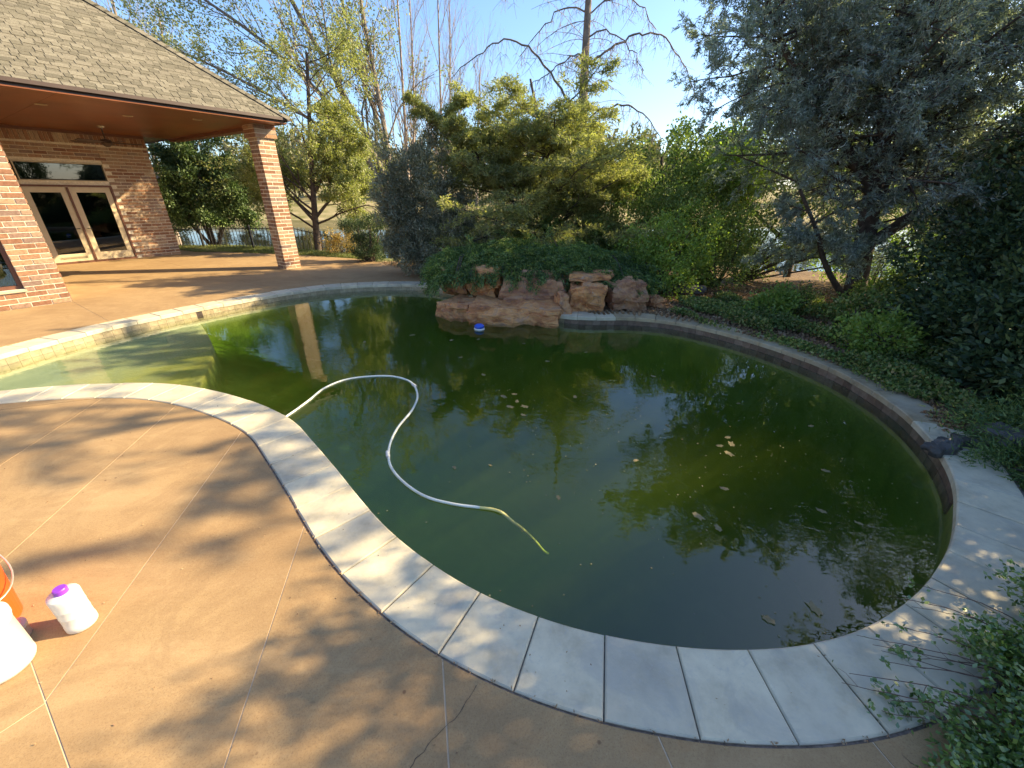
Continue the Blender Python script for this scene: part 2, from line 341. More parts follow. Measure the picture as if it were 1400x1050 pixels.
# ------------------------------------------------------------------ pool outline (metres on the ground)
OUT = [(-4.55, 3.19), (-4.24, 3.27), (-3.96, 3.33), (-3.53, 3.37), (-3.1, 3.34), (-2.61, 3.2), (-2.12, 2.97), (-1.74, 2.72), (-1.44, 2.42),
 (-1.14, 2.1), (-.87, 1.80), (-.64, 1.57), (-.4, 1.38), (-.17, 1.235), (.07, 1.125), (.32, 1.045), (.59, .995), (.86, .975), (1.14, .99), (1.41, 1.045),
 (1.66, 1.14), (1.9, 1.26), (2.12, 1.4), (2.34, 1.56), (2.56, 1.76), (2.8, 2.01), (2.99, 2.27), (3.15, 2.57), (3.3, 2.98), (3.37, 3.42), (3.36, 3.87),
 (3.25, 4.27), (3.04, 4.72), (2.74, 5.16), (2.32, 5.55), (1.75, 5.76), (.95, 5.78), (.3, 6.1), (-.35, 6.7), (-1.0, 7.4), (-1.6, 7.88), (-2.2, 7.99),
 (-2.86, 7.9), (-3.5, 7.63), (-4.06, 7.13), (-4.5, 6.55), (-4.87, 5.98), (-5.2, 5.35), (-5.42, 4.75), (-5.56, 4.1), (-5.62, 3.5), (-5.45, 3.12), (-5.0, 3.07)]
OUT = resample(smooth_path(OUT, True, 8), step=.07)
def offset(P, d):                            # d > 0 grows the outline
    t = np.roll(P, -1, 0)-np.roll(P, 1, 0); t /= np.linalg.norm(t, axis=1)[:, None]
    return P+np.stack([t[:, 1], -t[:, 0]], 1)*d
if abs(offset(OUT, .3)[:, 0].max()) < abs(OUT[:, 0].max()): OUT = OUT[::-1].copy()
def inside(P, x, y):
    x = np.asarray(x, float); y = np.asarray(y, float); c = np.zeros(x.shape, bool); Q = np.roll(P, -1, 0)
    for (x1, y1), (x2, y2) in zip(P, Q):
        if y1 == y2: continue
        k = ((y1 > y) != (y2 > y)) & (x < (x2-x1)*(y-y1)/(y2-y1)+x1); c ^= k
    return c
CW = .285
def cdt(outer, pts, holes=(), lines=()):
    V = [Vector(p) for p in outer]; E = [(i, (i+1) % len(outer)) for i in range(len(outer))]
    for h in holes:
        b = len(V); V += [Vector(p) for p in h]; E += [(b+i, b+(i+1) % len(h)) for i in range(len(h))]
    for l in lines:
        b = len(V); V += [Vector(p) for p in l]; E += [(b+i, b+i+1) for i in range(len(l)-1)]
    V += [Vector(p) for p in pts]
    v, e, f, *_ = delaunay_2d_cdt(V, E, [], 0, 1e-5)
    v = np.array([tuple(p) for p in v]); f = np.array([q for q in f if len(q) == 3]); c = v[f].mean(1)
    k = inside(np.array(outer), c[:, 0], c[:, 1])
    for h in holes: k &= ~inside(np.array(h), c[:, 0], c[:, 1])
    f = f[k]; a = v[f[:, 0]]; b_ = v[f[:, 1]]; c_ = v[f[:, 2]]
    flip = ((b_[:, 0]-a[:, 0])*(c_[:, 1]-a[:, 1])-(b_[:, 1]-a[:, 1])*(c_[:, 0]-a[:, 0])) < 0
    f[flip] = f[flip][:, ::-1]; return v, f
def grid_in(P, step, margin=.0):
    x0, y0 = P.min(0); x1, y1 = P.max(0); X, Y = np.meshgrid(np.arange(x0, x1, step), np.arange(y0, y1, step))
    X = X.ravel(); Y = Y.ravel(); Pi = offset(P, -margin) if margin else P; k = inside(Pi, X, Y); return np.stack([X[k], Y[k]], 1)
WL = -.12                                     # water level
# pool shell
STEP = smooth_path([(-4.9, 6.1), (-4.4, 5.55), (-3.9, 4.95), (-3.5, 4.3), (-3.25, 3.7), (-3.1, 3.2)], n=4)
def depth(x, y):
    d = np.min(np.hypot(x[:, None]-STEP[None, :, 0], y[:, None]-STEP[None, :, 1]), 1)
    left = inside(np.vstack([STEP, [(-9, 2.5)], [(-9, 6.8)]]), x, y)
    shelf = .10
    return np.where(left, shelf, .42+np.clip(d, 0, 4)*.5)
SH = offset(OUT, .004)
g = grid_in(OUT, .13, .05); stp = resample(STEP, step=.06, closed=False); stp = stp[inside(offset(OUT, -.01), stp[:, 0], stp[:, 1])]; g = g[np.min(np.hypot(g[:, :1]-stp[None, :, 0], g[:, 1:]-stp[None, :, 1]), 1) > .06]
v, f = cdt([tuple(p) for p in SH], g.tolist(), (), [(stp+[.012, .006]).tolist(), (stp-[.012, .006]).tolist()])
z = WL-depth(v[:, 0], v[:, 1]); fl = np.column_stack([v, z])
nb = len(SH); top = np.column_stack([SH, np.full(nb, -.05)])
# the side wall
dz = WL-depth(SH[:, 0], SH[:, 1]); bot = np.column_stack([SH, dz])
Vw = np.vstack([fl, top, bot]); b0 = len(fl); i = np.arange(nb); j = (i+1) % nb
Fw = np.vstack([f, np.stack([b0+i, b0+j, b0+nb+j], 1), np.stack([b0+i, b0+nb+j, b0+nb+i], 1)])
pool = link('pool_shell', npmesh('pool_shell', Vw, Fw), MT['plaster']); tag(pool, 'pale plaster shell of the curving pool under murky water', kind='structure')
# waterline tile, one piece per tile, on the banks that face the camera
TI = resample(OUT, step=.105); tn = offset(TI, 1)-TI; tl = []
tm = MB().box((0, -.002, 0), (.098, .012, .078)).box((0, -.002, -.083), (.098, .012, .072)); tme = bpy.data.meshes.new('tile'); tme.from_pydata(tm.v, [], tm.f); tme.materials.append(MT['tile'])
ome2 = None; one = MB().box((0, 0, 0), (.1025, .014, .074)); ome = bpy.data.meshes.new('tile'); ome.from_pydata(one.v, [], one.f); ome.materials.append(MT['tile']); ome2 = ome.copy(); ome2.materials.clear(); ome2.materials.append(MT['tile_old'])
low = MB(); low2 = MB(); cnt = 0
for p, n_ in zip(TI, tn):
    if p[1] < 2.0 or (p[1] < 3.7 and p[0] < 2): continue
    rz = math.atan2(n_[1], n_[0])-math.pi/2
    if cnt < 290:
        o = link('tile', ome2 if p[0] > .8 else ome, None, pool, (p[0]-n_[0]*.002, p[1]-n_[1]*.002, -.088)); o.rotation_euler.z = rz; cnt += 1
    (low2 if p[0] > .8 else low).box((0, 0, -.167), (.1025, .014, .078), Matrix.Translation((p[0]-n_[0]*.002, p[1]-n_[1]*.002, 0)) @ Matrix.Rotation(rz, 4, 'Z'))
lo = low.build('lower_tile_row', MT['tile'], pool); lo['kind'] = 'stuff'; lo = low2.build('lower_tile_row', MT['tile_old'], pool); lo['kind'] = 'stuff'
# skimmer mouth in the far left wall
sk = MB().box((0, 0, 0), (.2, .02, .11), Matrix.Translation((-4.86, 6.0, -.1)) @ Matrix.Rotation(R(58), 4, 'Z')); sk.build('skimmer_mouth', MT['dark_joint'], pool)
# water
WO = offset(OUT, .05); nb = len(WO)
wm = bpy.data.meshes.new('pool_water')
wm.from_pydata([(*p, WL) for p in WO]+[(*p, -3.6) for p in WO], [], [tuple(range(nb)), tuple(range(nb, 2*nb))[::-1]]+[(k, k+nb, (k+1) % nb+nb, (k+1) % nb) for k in range(nb)])
bm = bmesh.new(); bm.from_mesh(wm); bmesh.ops.recalc_face_normals(bm, faces=bm.faces); bm.to_mesh(wm); bm.free()
water = link('pool_water', wm, M_pool_water()); tag(water, 'still dark green algae water filling the free-form pool', kind='structure')
# coping: mortar bed + single stones
C0 = offset(OUT, -.02); C1 = offset(OUT, CW)
bi = offset(OUT, .006); nb = len(OUT); i = np.arange(nb); j = (i+1) % nb; BO = offset(OUT, CW+.02)
Vb = np.vstack([np.column_stack([bi, np.full(nb, -.012)]), np.column_stack([BO, np.full(nb, -.012)]), np.column_stack([bi, np.full(nb, -.052)])])
Fb = np.vstack([np.stack([i, i+nb, j+nb, j], 1)[:, ::-1], np.stack([i, j, j+2*nb, i+2*nb], 1)])
cop = link('pool_coping', npmesh('pool_coping', Vb, Fb), plain('sandy_joint', (.17, .14, .115), .95, nscale=40, var=.5)); tag(cop, 'ring of pale cast stone coping round the pool', kind='structure')
dd = np.r_[0, np.cumsum(np.linalg.norm(np.diff(np.vstack([OUT, OUT[:1]]), axis=0), axis=1))]; TOT = dd[-1]
k0 = np.argmin(np.hypot(OUT[:, 0]+.4, OUT[:, 1]-1.37)); s0 = dd[k0]; NS = int(round(TOT/.283)); ls = TOT/NS
P3 = np.vstack([OUT]*3); D3 = np.concatenate([dd[:-1]-TOT, dd[:-1], dd[:-1]+TOT])
def at_s(P, s): return np.array([np.interp(s, D3, np.tile(P[:, 0], 3)), np.interp(s, D3, np.tile(P[:, 1], 3))])
for k in range(NS):
    a = s0+k*ls+.0025; b = s0+(k+1)*ls-.0025
    if b > TOT: a -= TOT; b -= TOT
    S = np.linspace(a, b, 5); inn = [at_s(C0, s) for s in S]; ou = [at_s(C1, s) for s in S]
    ring = inn+ou[::-1]; c = np.mean(ring, 0); bv = .006; hz = random.uniform(-.0025, .0025)
    tl_ = (random.uniform(-.006, .006), random.uniform(-.006, .006))
    V = []; F = []; n_ = len(ring)
    for zz, ins in ((-.05, 0), (-bv, 0), (0, bv)):
        for q in ring:
            dirn = c-q; dirn = dirn/np.linalg.norm(dirn); p = q+dirn*ins*1.4
            V.append((p[0]-c[0], p[1]-c[1], zz+hz+(p[0]-c[0])*tl_[0]+(p[1]-c[1])*tl_[1]))
    for lvl in range(2):
        for q in range(n_): r_ = (q+1) % n_; F.append((lvl*n_+q, lvl*n_+r_, (lvl+1)*n_+r_, (lvl+1)*n_+q))
    m_ = len(S)
    for q in range(m_-1): F.append((2*n_+q, 2*n_+q+1, 2*n_+n_-2-q, 2*n_+n_-1-q))
    me = bpy.data.meshes.new('coping_stone'); me.from_pydata(V, [], F)
    bm = bmesh.new(); bm.from_mesh(me); bmesh.ops.recalc_face_normals(bm, faces=bm.faces); bm.to_mesh(me); bm.free()
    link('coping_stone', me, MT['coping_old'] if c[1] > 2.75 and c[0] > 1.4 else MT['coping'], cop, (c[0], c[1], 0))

# ------------------------------------------------------------------ patio of cast slabs
DO = offset(OUT, CW+.012)
kA = np.argmin(np.hypot(DO[:, 0]-1.75, DO[:, 1]-.86)); kB = np.argmin(np.hypot(DO[:, 0]+1.7, DO[:, 1]-8.2))
def arc(k1, k2):                             # from k1 to k2 by way of the near-left side
    n_ = len(DO)
    for step in (1, -1):
        idx = [k1]
        while idx[-1] != k2: idx.append((idx[-1]+step) % n_)
        if (DO[idx][:, 0] < -4).any() and not (DO[idx][:, 0] > 3).any(): return DO[idx]
AR = arc(kA, kB)
patio_poly = [tuple(p) for p in AR]+[(-1.75, 8.9), (-2.3, 9.6), (-3.4, 10.7), (-4.3, 11.3), (-5.6, 11.75), (-7.0, 12.1), (-8.3, 12.35), (-10, 13.5), (-17, 15), (-17, -3), (2.6, -3), (2.2, .2)]
v, f = cdt(patio_poly, [])
bedm = npmesh('patio', np.column_stack([v, np.full(len(v), -.0025)]), f); patio = link('patio', bedm, MT['bed'])
tag(patio, 'tan concrete patio of large slabs with pale joints', kind='structure')
src = bmesh.new()
vs = [src.verts.new((p[0], p[1], 0)) for p in v]
for q in f: src.faces.new([vs[k] for k in q])
def cut(bms, p, ang, pred, gap=.0028):
    nrm = Vector((-math.sin(ang), math.cos(ang), 0)); out = []
    for b_ in bms:
        if not b_.faces: continue
        c = sum((q.calc_center_median()*q.calc_area() for q in b_.faces), Vector())/max(1e-6, sum(q.calc_area() for q in b_.faces))
        if not pred(c): out.append(b_); continue
        b2 = b_.copy()
        for bb, s in ((b_, 1), (b2, -1)):
            bmesh.ops.bisect_plane(bb, geom=bb.verts[:]+bb.edges[:]+bb.faces[:], plane_co=Vector(p)+nrm*gap*s, plane_no=nrm*s, clear_inner=True, clear_outer=False)
            if bb.faces: out.append(bb)
    return out
AA = R(55.73); BB = AA-math.pi/2; PP = R(102.5)
pcs = [src]
pcs = cut(pcs, (-3.9, 2.95, 0), R(200), lambda c: True)       # near deck from far deck, running off to the left
near = lambda c: c.y < 2.9 and c.x < 3
far_ = lambda c: not near(c)
for q in range(-5, 8): pcs = cut(pcs, (-7.11+q*2.4*math.cos(AA), 6.41+q*2.4*math.sin(AA), 0), BB, far_)
for q in (-1, 1, 2): pcs = cut(pcs, (-7.11-q*2.6*math.sin(AA)+1.2, 6.41+q*2.6*math.cos(AA), 0), AA, far_)
pcs = cut(pcs, (-1.62, .79, 0), BB, near)
lowd = lambda c: near(c) and (c-Vector((-1.62, .79, 0))).dot(Vector((-math.sin(BB), math.cos(BB), 0))) < 0
upd = lambda c: near(c) and not lowd(c)
for q in range(-9, 5): pcs = cut(pcs, (-1.83+q*.70, 1.72, 0), PP, upd)
for q in range(-5, 5): pcs = cut(pcs, (-1.62+q*1.45*math.cos(BB), .79+q*1.45*math.sin(BB), 0), AA, lowd)
for b_ in pcs:
    if not b_.faces: continue
    bmesh.ops.dissolve_limit(b_, angle_limit=.01, verts=b_.verts[:], edges=b_.edges[:])
    bmesh.ops.triangulate(b_, faces=b_.faces[:])
    ed = [e for e in b_.edges if e.is_boundary]
    r_ = bmesh.ops.extrude_edge_only(b_, edges=ed); nv_ = [q for q in r_['geom'] if isinstance(q, bmesh.types.BMVert)]
    for q in nv_: q.co.z = -.03
    me = bpy.data.meshes.new('patio_slab'); b_.to_mesh(me); b_.free(); link('patio_slab', me, MT['concrete'], patio)
# crack: a thin dark ragged line, sunk along its way, as its own mesh
def crack(pts, wd):
    P = resample(np.array(pts, float), step=.02, closed=False); m_ = MB()
    P = P+rng.normal(0, .004, P.shape); V = []
    for k, p in enumerate(P):
        t_ = P[min(k+1, len(P)-1)]-P[max(k-1, 0)]; t_ = np.array([-t_[1], t_[0]])/np.linalg.norm(t_); w_ = wd*rng.uniform(.3, 1)
        V += [(*(p+t_*w_), .0012), (*(p-t_*w_), .0012)]
    m_.add(V, [(2*k, 2*k+1, 2*k+3, 2*k+2) for k in range(len(P)-1)]); return m_
crack([(-.12, .855), (-.17, .77), (-.24, .7), (-.3, .63), (-.36, .5)], .0013).build('crack', MT['dark_joint'], patio)
crack([(1.26, .66), (1.42, .55), (1.5, .45)], .001).build('crack', MT['dark_joint'], patio)

# ------------------------------------------------------------------ ground and lake
def hgt(x, y):
    x = np.asarray(x, float); y = np.asarray(y, float)
    shore = 11.9+np.clip((-x-3)*.25, 0, 1.5)-np.clip(x-1, 0, 9)*.28+.4*np.sin(x*.5)
    shore = np.minimum(shore, 60)
    s1 = np.clip((y-shore)/3.2, 0, 1); s1 = s1*s1*(3-2*s1)
    sx = 8.2+.3*np.sin(y*.7); s2 = np.clip((x-sx)/3.0, 0, 1); s2 = s2*s2*(3-2*s2)*np.clip((y+2)/2, 0, 1)
    z = -2.2*np.maximum(s1, s2)
    farz = np.clip((y-(47+.10*x))/14, 0, 1); z = z+farz*2.9+np.clip((y-70)/150, 0, 1)*4
    fx = np.clip((x-70)/20, 0, 1); z = np.maximum(z, -2.2+fx*3.5)
    z = z+.72*np.exp(-(((x-.45)/1.35)**2+((y-7.75)/.95)**2)**1.3)
    z = z+.06*np.sin(x*2.1+1)*np.sin(y*1.7)*np.clip((np.hypot(x, y-4)-5)/2, 0, 1)*np.where(x > -2, 1, 0)
    return z-.035
GO = offset(OUT, CW-.06)
gx = np.r_[-700, -400, -250, -160, -100, -70, -50, -36, -26, np.arange(-20, 16, .45), 18, 21, 25, 30, 38, 48, 60, 70, 80, 95, 120, 170, 260, 420, 700]
gy = np.r_[-300, -120, -50, -22, -10, np.arange(-5, 22, .45), 24, 27, 31, 36, 42, 47, 50, 54, 58, 62, 70, 80, 95, 120, 160, 220, 320, 480, 800]
X, Y = np.meshgrid(gx+.001, gy+.002); X = X.ravel(); Y = Y.ravel(); keep = ~inside(offset(OUT, CW+.02), X, Y)
inn = keep & (np.abs(X) < 699) & (Y < 799) & (Y > -299)
v, f = cdt([(-700, -300), (700, -300), (700, 800), (-700, 800)], np.stack([X[inn], Y[inn]], 1).tolist(), [[tuple(p) for p in GO[::2]]])
zz = hgt(v[:, 0], v[:, 1]); near_ = inside(offset(OUT, CW+.5), v[:, 0], v[:, 1]); zz = np.where(near_, np.minimum(zz, -.035), zz)
pat = inside(np.array(patio_poly), v[:, 0], v[:, 1]); zz = np.where(pat, np.minimum(zz, -.05), zz)
tag(link('ground', npmesh('ground', np.column_stack([v, zz]), f, True), MT['ground']), 'soil and rough grass bank sloping to the lake', kind='structure')
LZ = -1.25
wmat, t_, o_ = M_water('lake_water', .7, 3.0, (.30, .34, .30))
tag(link('lake', npmesh('lake', [(-700, 8, LZ), (5, 8, LZ), (5, -80, LZ), (700, -80, LZ), (700, 800, LZ), (-700, 800, LZ)], [(0, 1, 5), (1, 4, 5), (1, 3, 4)])), 'pale rippled lake beyond the fence and trees', kind='structure')
lk = bpy.data.objects['lake']; lk.data.clear_geometry(); lk.data.from_pydata([(-700, 9, LZ), (5.2, 9, LZ), (5.2, -80, LZ), (700, -80, LZ), (700, 800, LZ), (-700, 800, LZ)], [], [(0, 1, 4, 5), (1, 2, 3, 4)]); lk.data.materials.append(wmat)

# ------------------------------------------------------------------ house (local frame: a along the front, b into the house)
HO = Vector((-5.25, 9.55, 0)); HM = Matrix.Translation(HO) @ Matrix.Rotation(AA, 4, 'Z')     # local x = a, local y = b
house = empty('brick_house', HO, AA); tag(house, 'red brick house with shingled hip roof and deep covered porch', 'house')
def P_(n_, mb, m_, parent=house, **k): return mb.build(n_, m_, parent, **k)
FB = -.25; BW = 4.8; CZ = 2.86
def brickmesh(l, w_, h):
    m_ = MB().box((0, 0, 0), (l, w_, h)); me = bpy.data.meshes.new('brick'); me.from_pydata(m_.v, [], m_.f); me.materials.append(MT['brick']); return me
BH = .060; CR = .0755
# column
core = MB().box((.18, .18, CZ/2), (.352, .352, CZ)); column = P_('column', core, MT['mortar'])
bme = brickmesh(.232, .112, BH)
nrow = int(CZ/CR)
for r_ in range(nrow):
    zc = (r_+.5)*CR; fl_ = r_ % 2
    for k in range(4):
        px, py = (.118, .057) if not fl_ else (.242, .057)
        x, y = px-.18, py-.18
        for _ in range(k): x, y = -y, x
        o = link('brick', bme, None, column, (x+.18+random.uniform(-.002, .002), y+.18+random.uniform(-.002, .002), zc)); o.rotation_euler.z = k*math.pi/2
# corbel cap: the top courses step out
for k, (zz_, e) in enumerate(((CZ-.235, .02), (CZ-.155, .035), (CZ-.075, .05))):
    for s in range(4):
        x, y = (-.06, -.18-e+.055); 
        for q in range(2):
            xx, yy = (x+q*.21-.04, y)
            for _ in range(s): xx, yy = -yy, xx
            pass
cap = MB().box((.18, .18, CZ-.12), (.43, .43, .235)); capo = P_('column_cap', cap, MT['mortar'])
mb = MB()
for r_ in range(3):
    for s in range(4):
        for q in range(2):
            x, y = -.11+q*.222+(.0 if r_ % 2 else -.004), -.215
            for _ in range(s): x, y = -y, x
            mb.box((0, 0, 0), (.212, .02, .066), Matrix.Translation((x+.18, y+.18, CZ-.20+r_*.078)) @ Matrix.Rotation(s*math.pi/2, 4, 'Z'))
mb.build('cap_bricks', MT['brick'], capo)
# near wall with a window, single bricks where it shows
NW0, NW1 = -9.5, -3.64; WA0, WA1, WZ0, WZ1 = -5.3, -4.06, .27, 2.0
nw = MB()
nw.box(((WA1+NW1)/2, FB+.094, 1.43), (NW1-WA1, .18, 2.86)); nw.box(((NW0+WA0)/2, FB+.094, 1.43), (WA0-NW0, .18, 2.86))
nw.box(((WA0+WA1)/2, FB+.094, WZ0/2), (WA1-WA0, .18, WZ0)); nw.box(((WA0+WA1)/2, FB+.094, (WZ1+2.86)/2), (WA1-WA0, .18, 2.86-WZ1))
nw.box((NW1-.091, (FB+.2+BW)/2, 1.43), (.18, BW-FB-.2, 2.859))
wall = P_('front_wall', nw, MT['mortar'])
me1 = brickmesh(.205, .04, BH); me2 = brickmesh(.098, .04, BH); restb = MB(); nb_ = 0
for r_ in range(int(2.86/CR)):
    zc = (r_+.5)*CR; x = NW1; first = r_ % 2
    while x > NW0:
        l = .098 if first else .205
        xc = x-l/2; x -= l+.014; first = 0
        if zc > WZ0-.02 and zc < WZ1 and xc > WA0-.02 and xc-l/2 < WA1-.005:
            if xc+l/2 < WA1: continue
            l = xc+l/2-WA1-.004
            if l < .02: continue
            restb.box((WA1+.004+l/2, FB+.016, zc), (l, .04, BH)); continue
        if xc > -4.75 and zc < 2.25 and nb_ < 148:
            o = link('brick', me2 if l < .15 else me1, None, wall, (xc, FB+.016+random.uniform(-.003, .003), zc)); nb_ += 1
        elif xc > -7: restb.box((xc, FB+.016, zc), (l, .04, BH))
o = restb.build('further_bricks', MT['brick'], wall); o['kind'] = 'stuff'
# corner returns
cb = MB()
for r_ in range(int(2.86/CR)): cb.box((NW1+.004, FB+.07+(.03 if r_ % 2 else 0), (r_+.5)*CR), (.02, .2 if r_ % 2 else .1, BH))
cb.build('corner_bricks', MT['brick'], wall)
def ring(mb_, x0, x1, z0, z1, y, w_, d):
    mb_.box(((x0+x1)/2, y, z1-w_/2), (x1-x0, d, w_)); mb_.box(((x0+x1)/2, y, z0+w_/2), (x1-x0, d, w_))
    mb_.box((x0+w_/2, y, (z0+z1)/2), (w_, d, z1-z0-2*w_)); mb_.box((x1-w_/2, y, (z0+z1)/2), (w_, d, z1-z0-2*w_)); return mb_
win = P_('window', ring(MB(), WA0, WA1, WZ0, WZ1, FB+.10, .05, .06), MT['trim_brown'])
P_('pane', MB().box(((WA0+WA1)/2, FB+.11, (WZ0+WZ1)/2), (WA1-WA0-.1, .006, WZ1-WZ0-.1)), MT['glass'], win)
P_('sill', MB().box(((WA0+WA1)/2, FB+.03, WZ0-.018), (WA1-WA0+.02, .12, .03)), MT['cream'], win)
cu = MB(); cv = []
for k in range(21): cv += [(-4.45+k*.017, FB+.22+.02*math.sin(k*1.3), .3), (-4.45+k*.017, FB+.22+.02*math.sin(k*1.3), 2.0)]
cu.add(cv, [(2*k, 2*k+2, 2*k+3, 2*k+1) for k in range(20)]); P_('curtain', cu, MT['curtain'], win)
P_('interior', MB().box((-5.5, FB+1.6, 1.4), (3.2, .05, 2.6)).box((-3.9, FB+.9, 1.4), (.05, 1.4, 2.6)).box((-5.4, FB+.9, .05), (3.0, 1.4, .05)).box((-5.4, FB+.9, 2.75), (3.0, 1.4, .05)), MT['interior'])
# back wall of the porch
D0, D1, DZ = -2.95, -1.43, 1.68; T0, T1, TZ0, TZ1 = -2.9, -1.40, 1.82, 2.2; WR = -.42
bwm = MB(); BY = BW+.103
bwm.box(((D1+WR)/2+.015, BY, 1.43), (WR-D1-.03, .2, 2.86)); bwm.box(((NW1+D0)/2, BY, 1.43), (D0-NW1, .2, 2.86))
bwm.box(((D0+D1)/2+.012, BY, 1.75), (D1-D0+.026, .199, .13)); bwm.box(((D0+D1)/2+.012, BY, 2.53), (D1-D0+.026, .199, .65)) 
bwall = P_('back_wall', bwm, MT['mortar']); bb = MB()
for r_ in range(int(2.62/CR)):
    zc = (r_+.5)*CR; x = WR-.002; first = r_ % 2
    while x > NW1:
        l = .098 if first else .205; xc = x-l/2; x -= l+.014; first = 0
        if zc < DZ+.03 and D0-.04 < xc < D1+.04+l/2-.1: continue
        if TZ0-.05 < zc < TZ1+.04 and T0-.06 < xc < T1+.1: continue
        bb.box((xc, BW+.012+random.uniform(-.004, .004), zc), (l, .04, BH))
x = WR-.002
while x > NW1: bb.box((x-.032, BW+.01, 2.70), (.064, .04, .19)); x -= .0755
bo = bb.build('bricks', MT['brick'], bwall); bo['kind'] = 'stuff'
sb = MB()
for r_ in range(int(2.8/CR)):
    for q in range(6): sb.box((WR-.006, BW+.12+q*.22+(.1 if r_ % 2 else 0), (r_+.5)*CR), (.04, .205, BH))
sb.build('side_bricks', MT['brick'], bwall); P_('side_wall', MB().box((WR-.12, BW+2.2, 1.43), (.2, 4.0, 2.86)), MT['mortar'])
P_('wall_frieze', MB().box(((NW1+WR)/2, BW+.0, 2.828), (WR-NW1, .05, .06)), MT['trim_brown'])
P_('door_frame', ring(MB(), D0-.03, D1+.04, .0, DZ+.05, BW+.03, .04, .09), MT['trim_brown'])
mid = (D0+D1)/2-.01
for k, (x0, x1) in enumerate(((D0+.015, mid-.02), (mid+.02, D1-.005))):
    d_ = P_('door', MB(), MT['cream']); me = bpy.data.meshes.new('door'); mbd = ring(MB(), x0, x1, .045, DZ, BW+.03, .11, .045); mbd.box(((x0+x1)/2, BW+.03, .16), (x1-x0-.22, .045, .12))
    me.from_pydata(mbd.v, [], mbd.f); me.materials.append(MT['cream']); d_.data = me
    P_('pane', MB().box(((x0+x1)/2, BW+.03, (.22+DZ-.11)/2+.0), (x1-x0-.21, .008, DZ-.11-.22)), MT['glass'], d_)
    hx = x1-.05 if k == 0 else x0+.05
    P_('handle', MB().tube([(hx, BW-.0, .78), (hx, BW-.05, .78), (hx+(.08 if k else -.08), BW-.05, .78)], .009, 6), MT['iron'], d_)
P_('door_mullion', MB().box((mid, BW+.01, DZ/2), (.035, .06, DZ)), MT['trim_brown'])
tw = P_('transom_window', ring(MB(), T0, T1, TZ0-.01, TZ1, BW+.02, .02, .06), MT['cream'])
P_('pane', MB().box(((T0+T1)/2, BW+.035, (TZ0+TZ1)/2), (T1-T0-.07, .008, TZ1-TZ0-.06)), MT['glass'], tw)
P_('interior', MB().box((-2.2, BW+2.2, 1.4), (2.9, .05, 2.7)).box((-3.6, BW+1.3, 1.4), (.05, 1.8, 2.7)).box((-.8, BW+1.3, 1.4), (.05, 1.8, 2.7)).box((-2.2, BW+1.3, .02), (2.8, 1.8, .03)).box((-2.2, BW+1.3, 2.72), (2.8, 1.8, .03)), MT['interior'])
# porch ceiling of wide panels
EX = .46; EB = -.55
ceil = P_('porch_ceiling', MB().box(((EX-9.6)/2-.03, (EB+BW)/2+.03, CZ+.045), (EX+9.5, BW-EB-.05, .05)), MT['drip'])
xs = [EX-.06, -.55, -2.9, -5.3, -7.7, -9.6]
for q in range(5):
    for (y0, y1) in ((EB+.03, .35), (.353, 2.6), (2.603, BW-.02)):
        P_('ceiling_panel', MB().box(((xs[q]+xs[q+1])/2, (y0+y1)/2, CZ+.008), (xs[q]-xs[q+1]-.004, y1-y0, .02)), MT['soffit'], ceil)
P_('porch_beam', MB().box((.22, 2.55, CZ-.03), (.22, 4.4, .07)), MT['trim_brown'])
for q, (a_, b_) in enumerate(((-1.71, 1.03), (-2.84, .86), (-.84, .38))):
    l_ = P_('recessed_light', MB().rev([(.075, 0), (.078, -.006), (.06, -.006), (.055, .0)], 20), MT['cream'], loc=(a_, b_, CZ-.003)); 
# ceiling fan
fan = empty('ceiling_fan', HM @ Vector((-1.59, 3.2, CZ)), AA); tag(fan, 'dark ceiling fan hanging over the porch doors', 'ceiling fan')
MB().rev([(.06, 0), (.055, -.03), (.015, -.04)], 16).build('canopy', MT['cream'], fan)
MB().rev([(.012, -.03), (.012, -.27)], 8).build('downrod', MT['drip'], fan)
MB().rev([(.03, -.24), (.09, -.26), (.1, -.32), (.06, -.37), (.03, -.39)], 20).build('motor', MT['drip'], fan)
for k in range(5):
    MB().box((.36, 0, -.31), (.48, .12, .01), Matrix.Rotation(k*R(72)+R(-12), 4, 'Z') @ Matrix.Rotation(R(10), 4, 'X')).build('blade', MT['drip'], fan)
# roof
KS = .80; EZ = CZ+.09; RD = 6.0
def front(a_, t_, lift=0): return Vector((a_, EB+t_, EZ+KS*t_+lift))
nrm = Vector((0, -KS, 1)).normalized()
rf = MB(); c0 = (EX, EB, EZ)
rf.add([(-14, EB, EZ), (EX, EB, EZ), (EX-RD, EB+RD, EZ+KS*RD), (-14, EB+RD, EZ+KS*RD), (EX, EB+2*RD, EZ), (-14, EB+2*RD, EZ)], [(0, 1, 2, 3), (1, 4, 2), (3, 2, 4, 5), (0, 5, 4, 1)])
roof = P_('roof', rf, MT['shingle'])
P_('drip_edge', MB().box(((EX-14)/2, EB-.008, EZ-.012), (EX+14, .02, .05)).box((EX+.006, EB+RD, EZ-.012), (.02, 2*RD, .05)), MT['drip'])
ex = .075; slope = math.sqrt(1+KS*KS); tabs = []
sa = math.atan(KS)
nc = int(RD*slope/ex)
for c in range(nc):
    t0 = c*ex/slope; amax = EX-t0+.03
    x = amax-random.uniform(0, .15); 
    if c == 0: x = amax
    while x > -7.2:
        wdt = random.choice((.11, .14, .17, .2, .09)); x0 = max(x-wdt, -8)
        tabs.append(((x+x0)/2, t0, (x-x0)-.006, random.choice((.005, .008, .011)))); x = x0
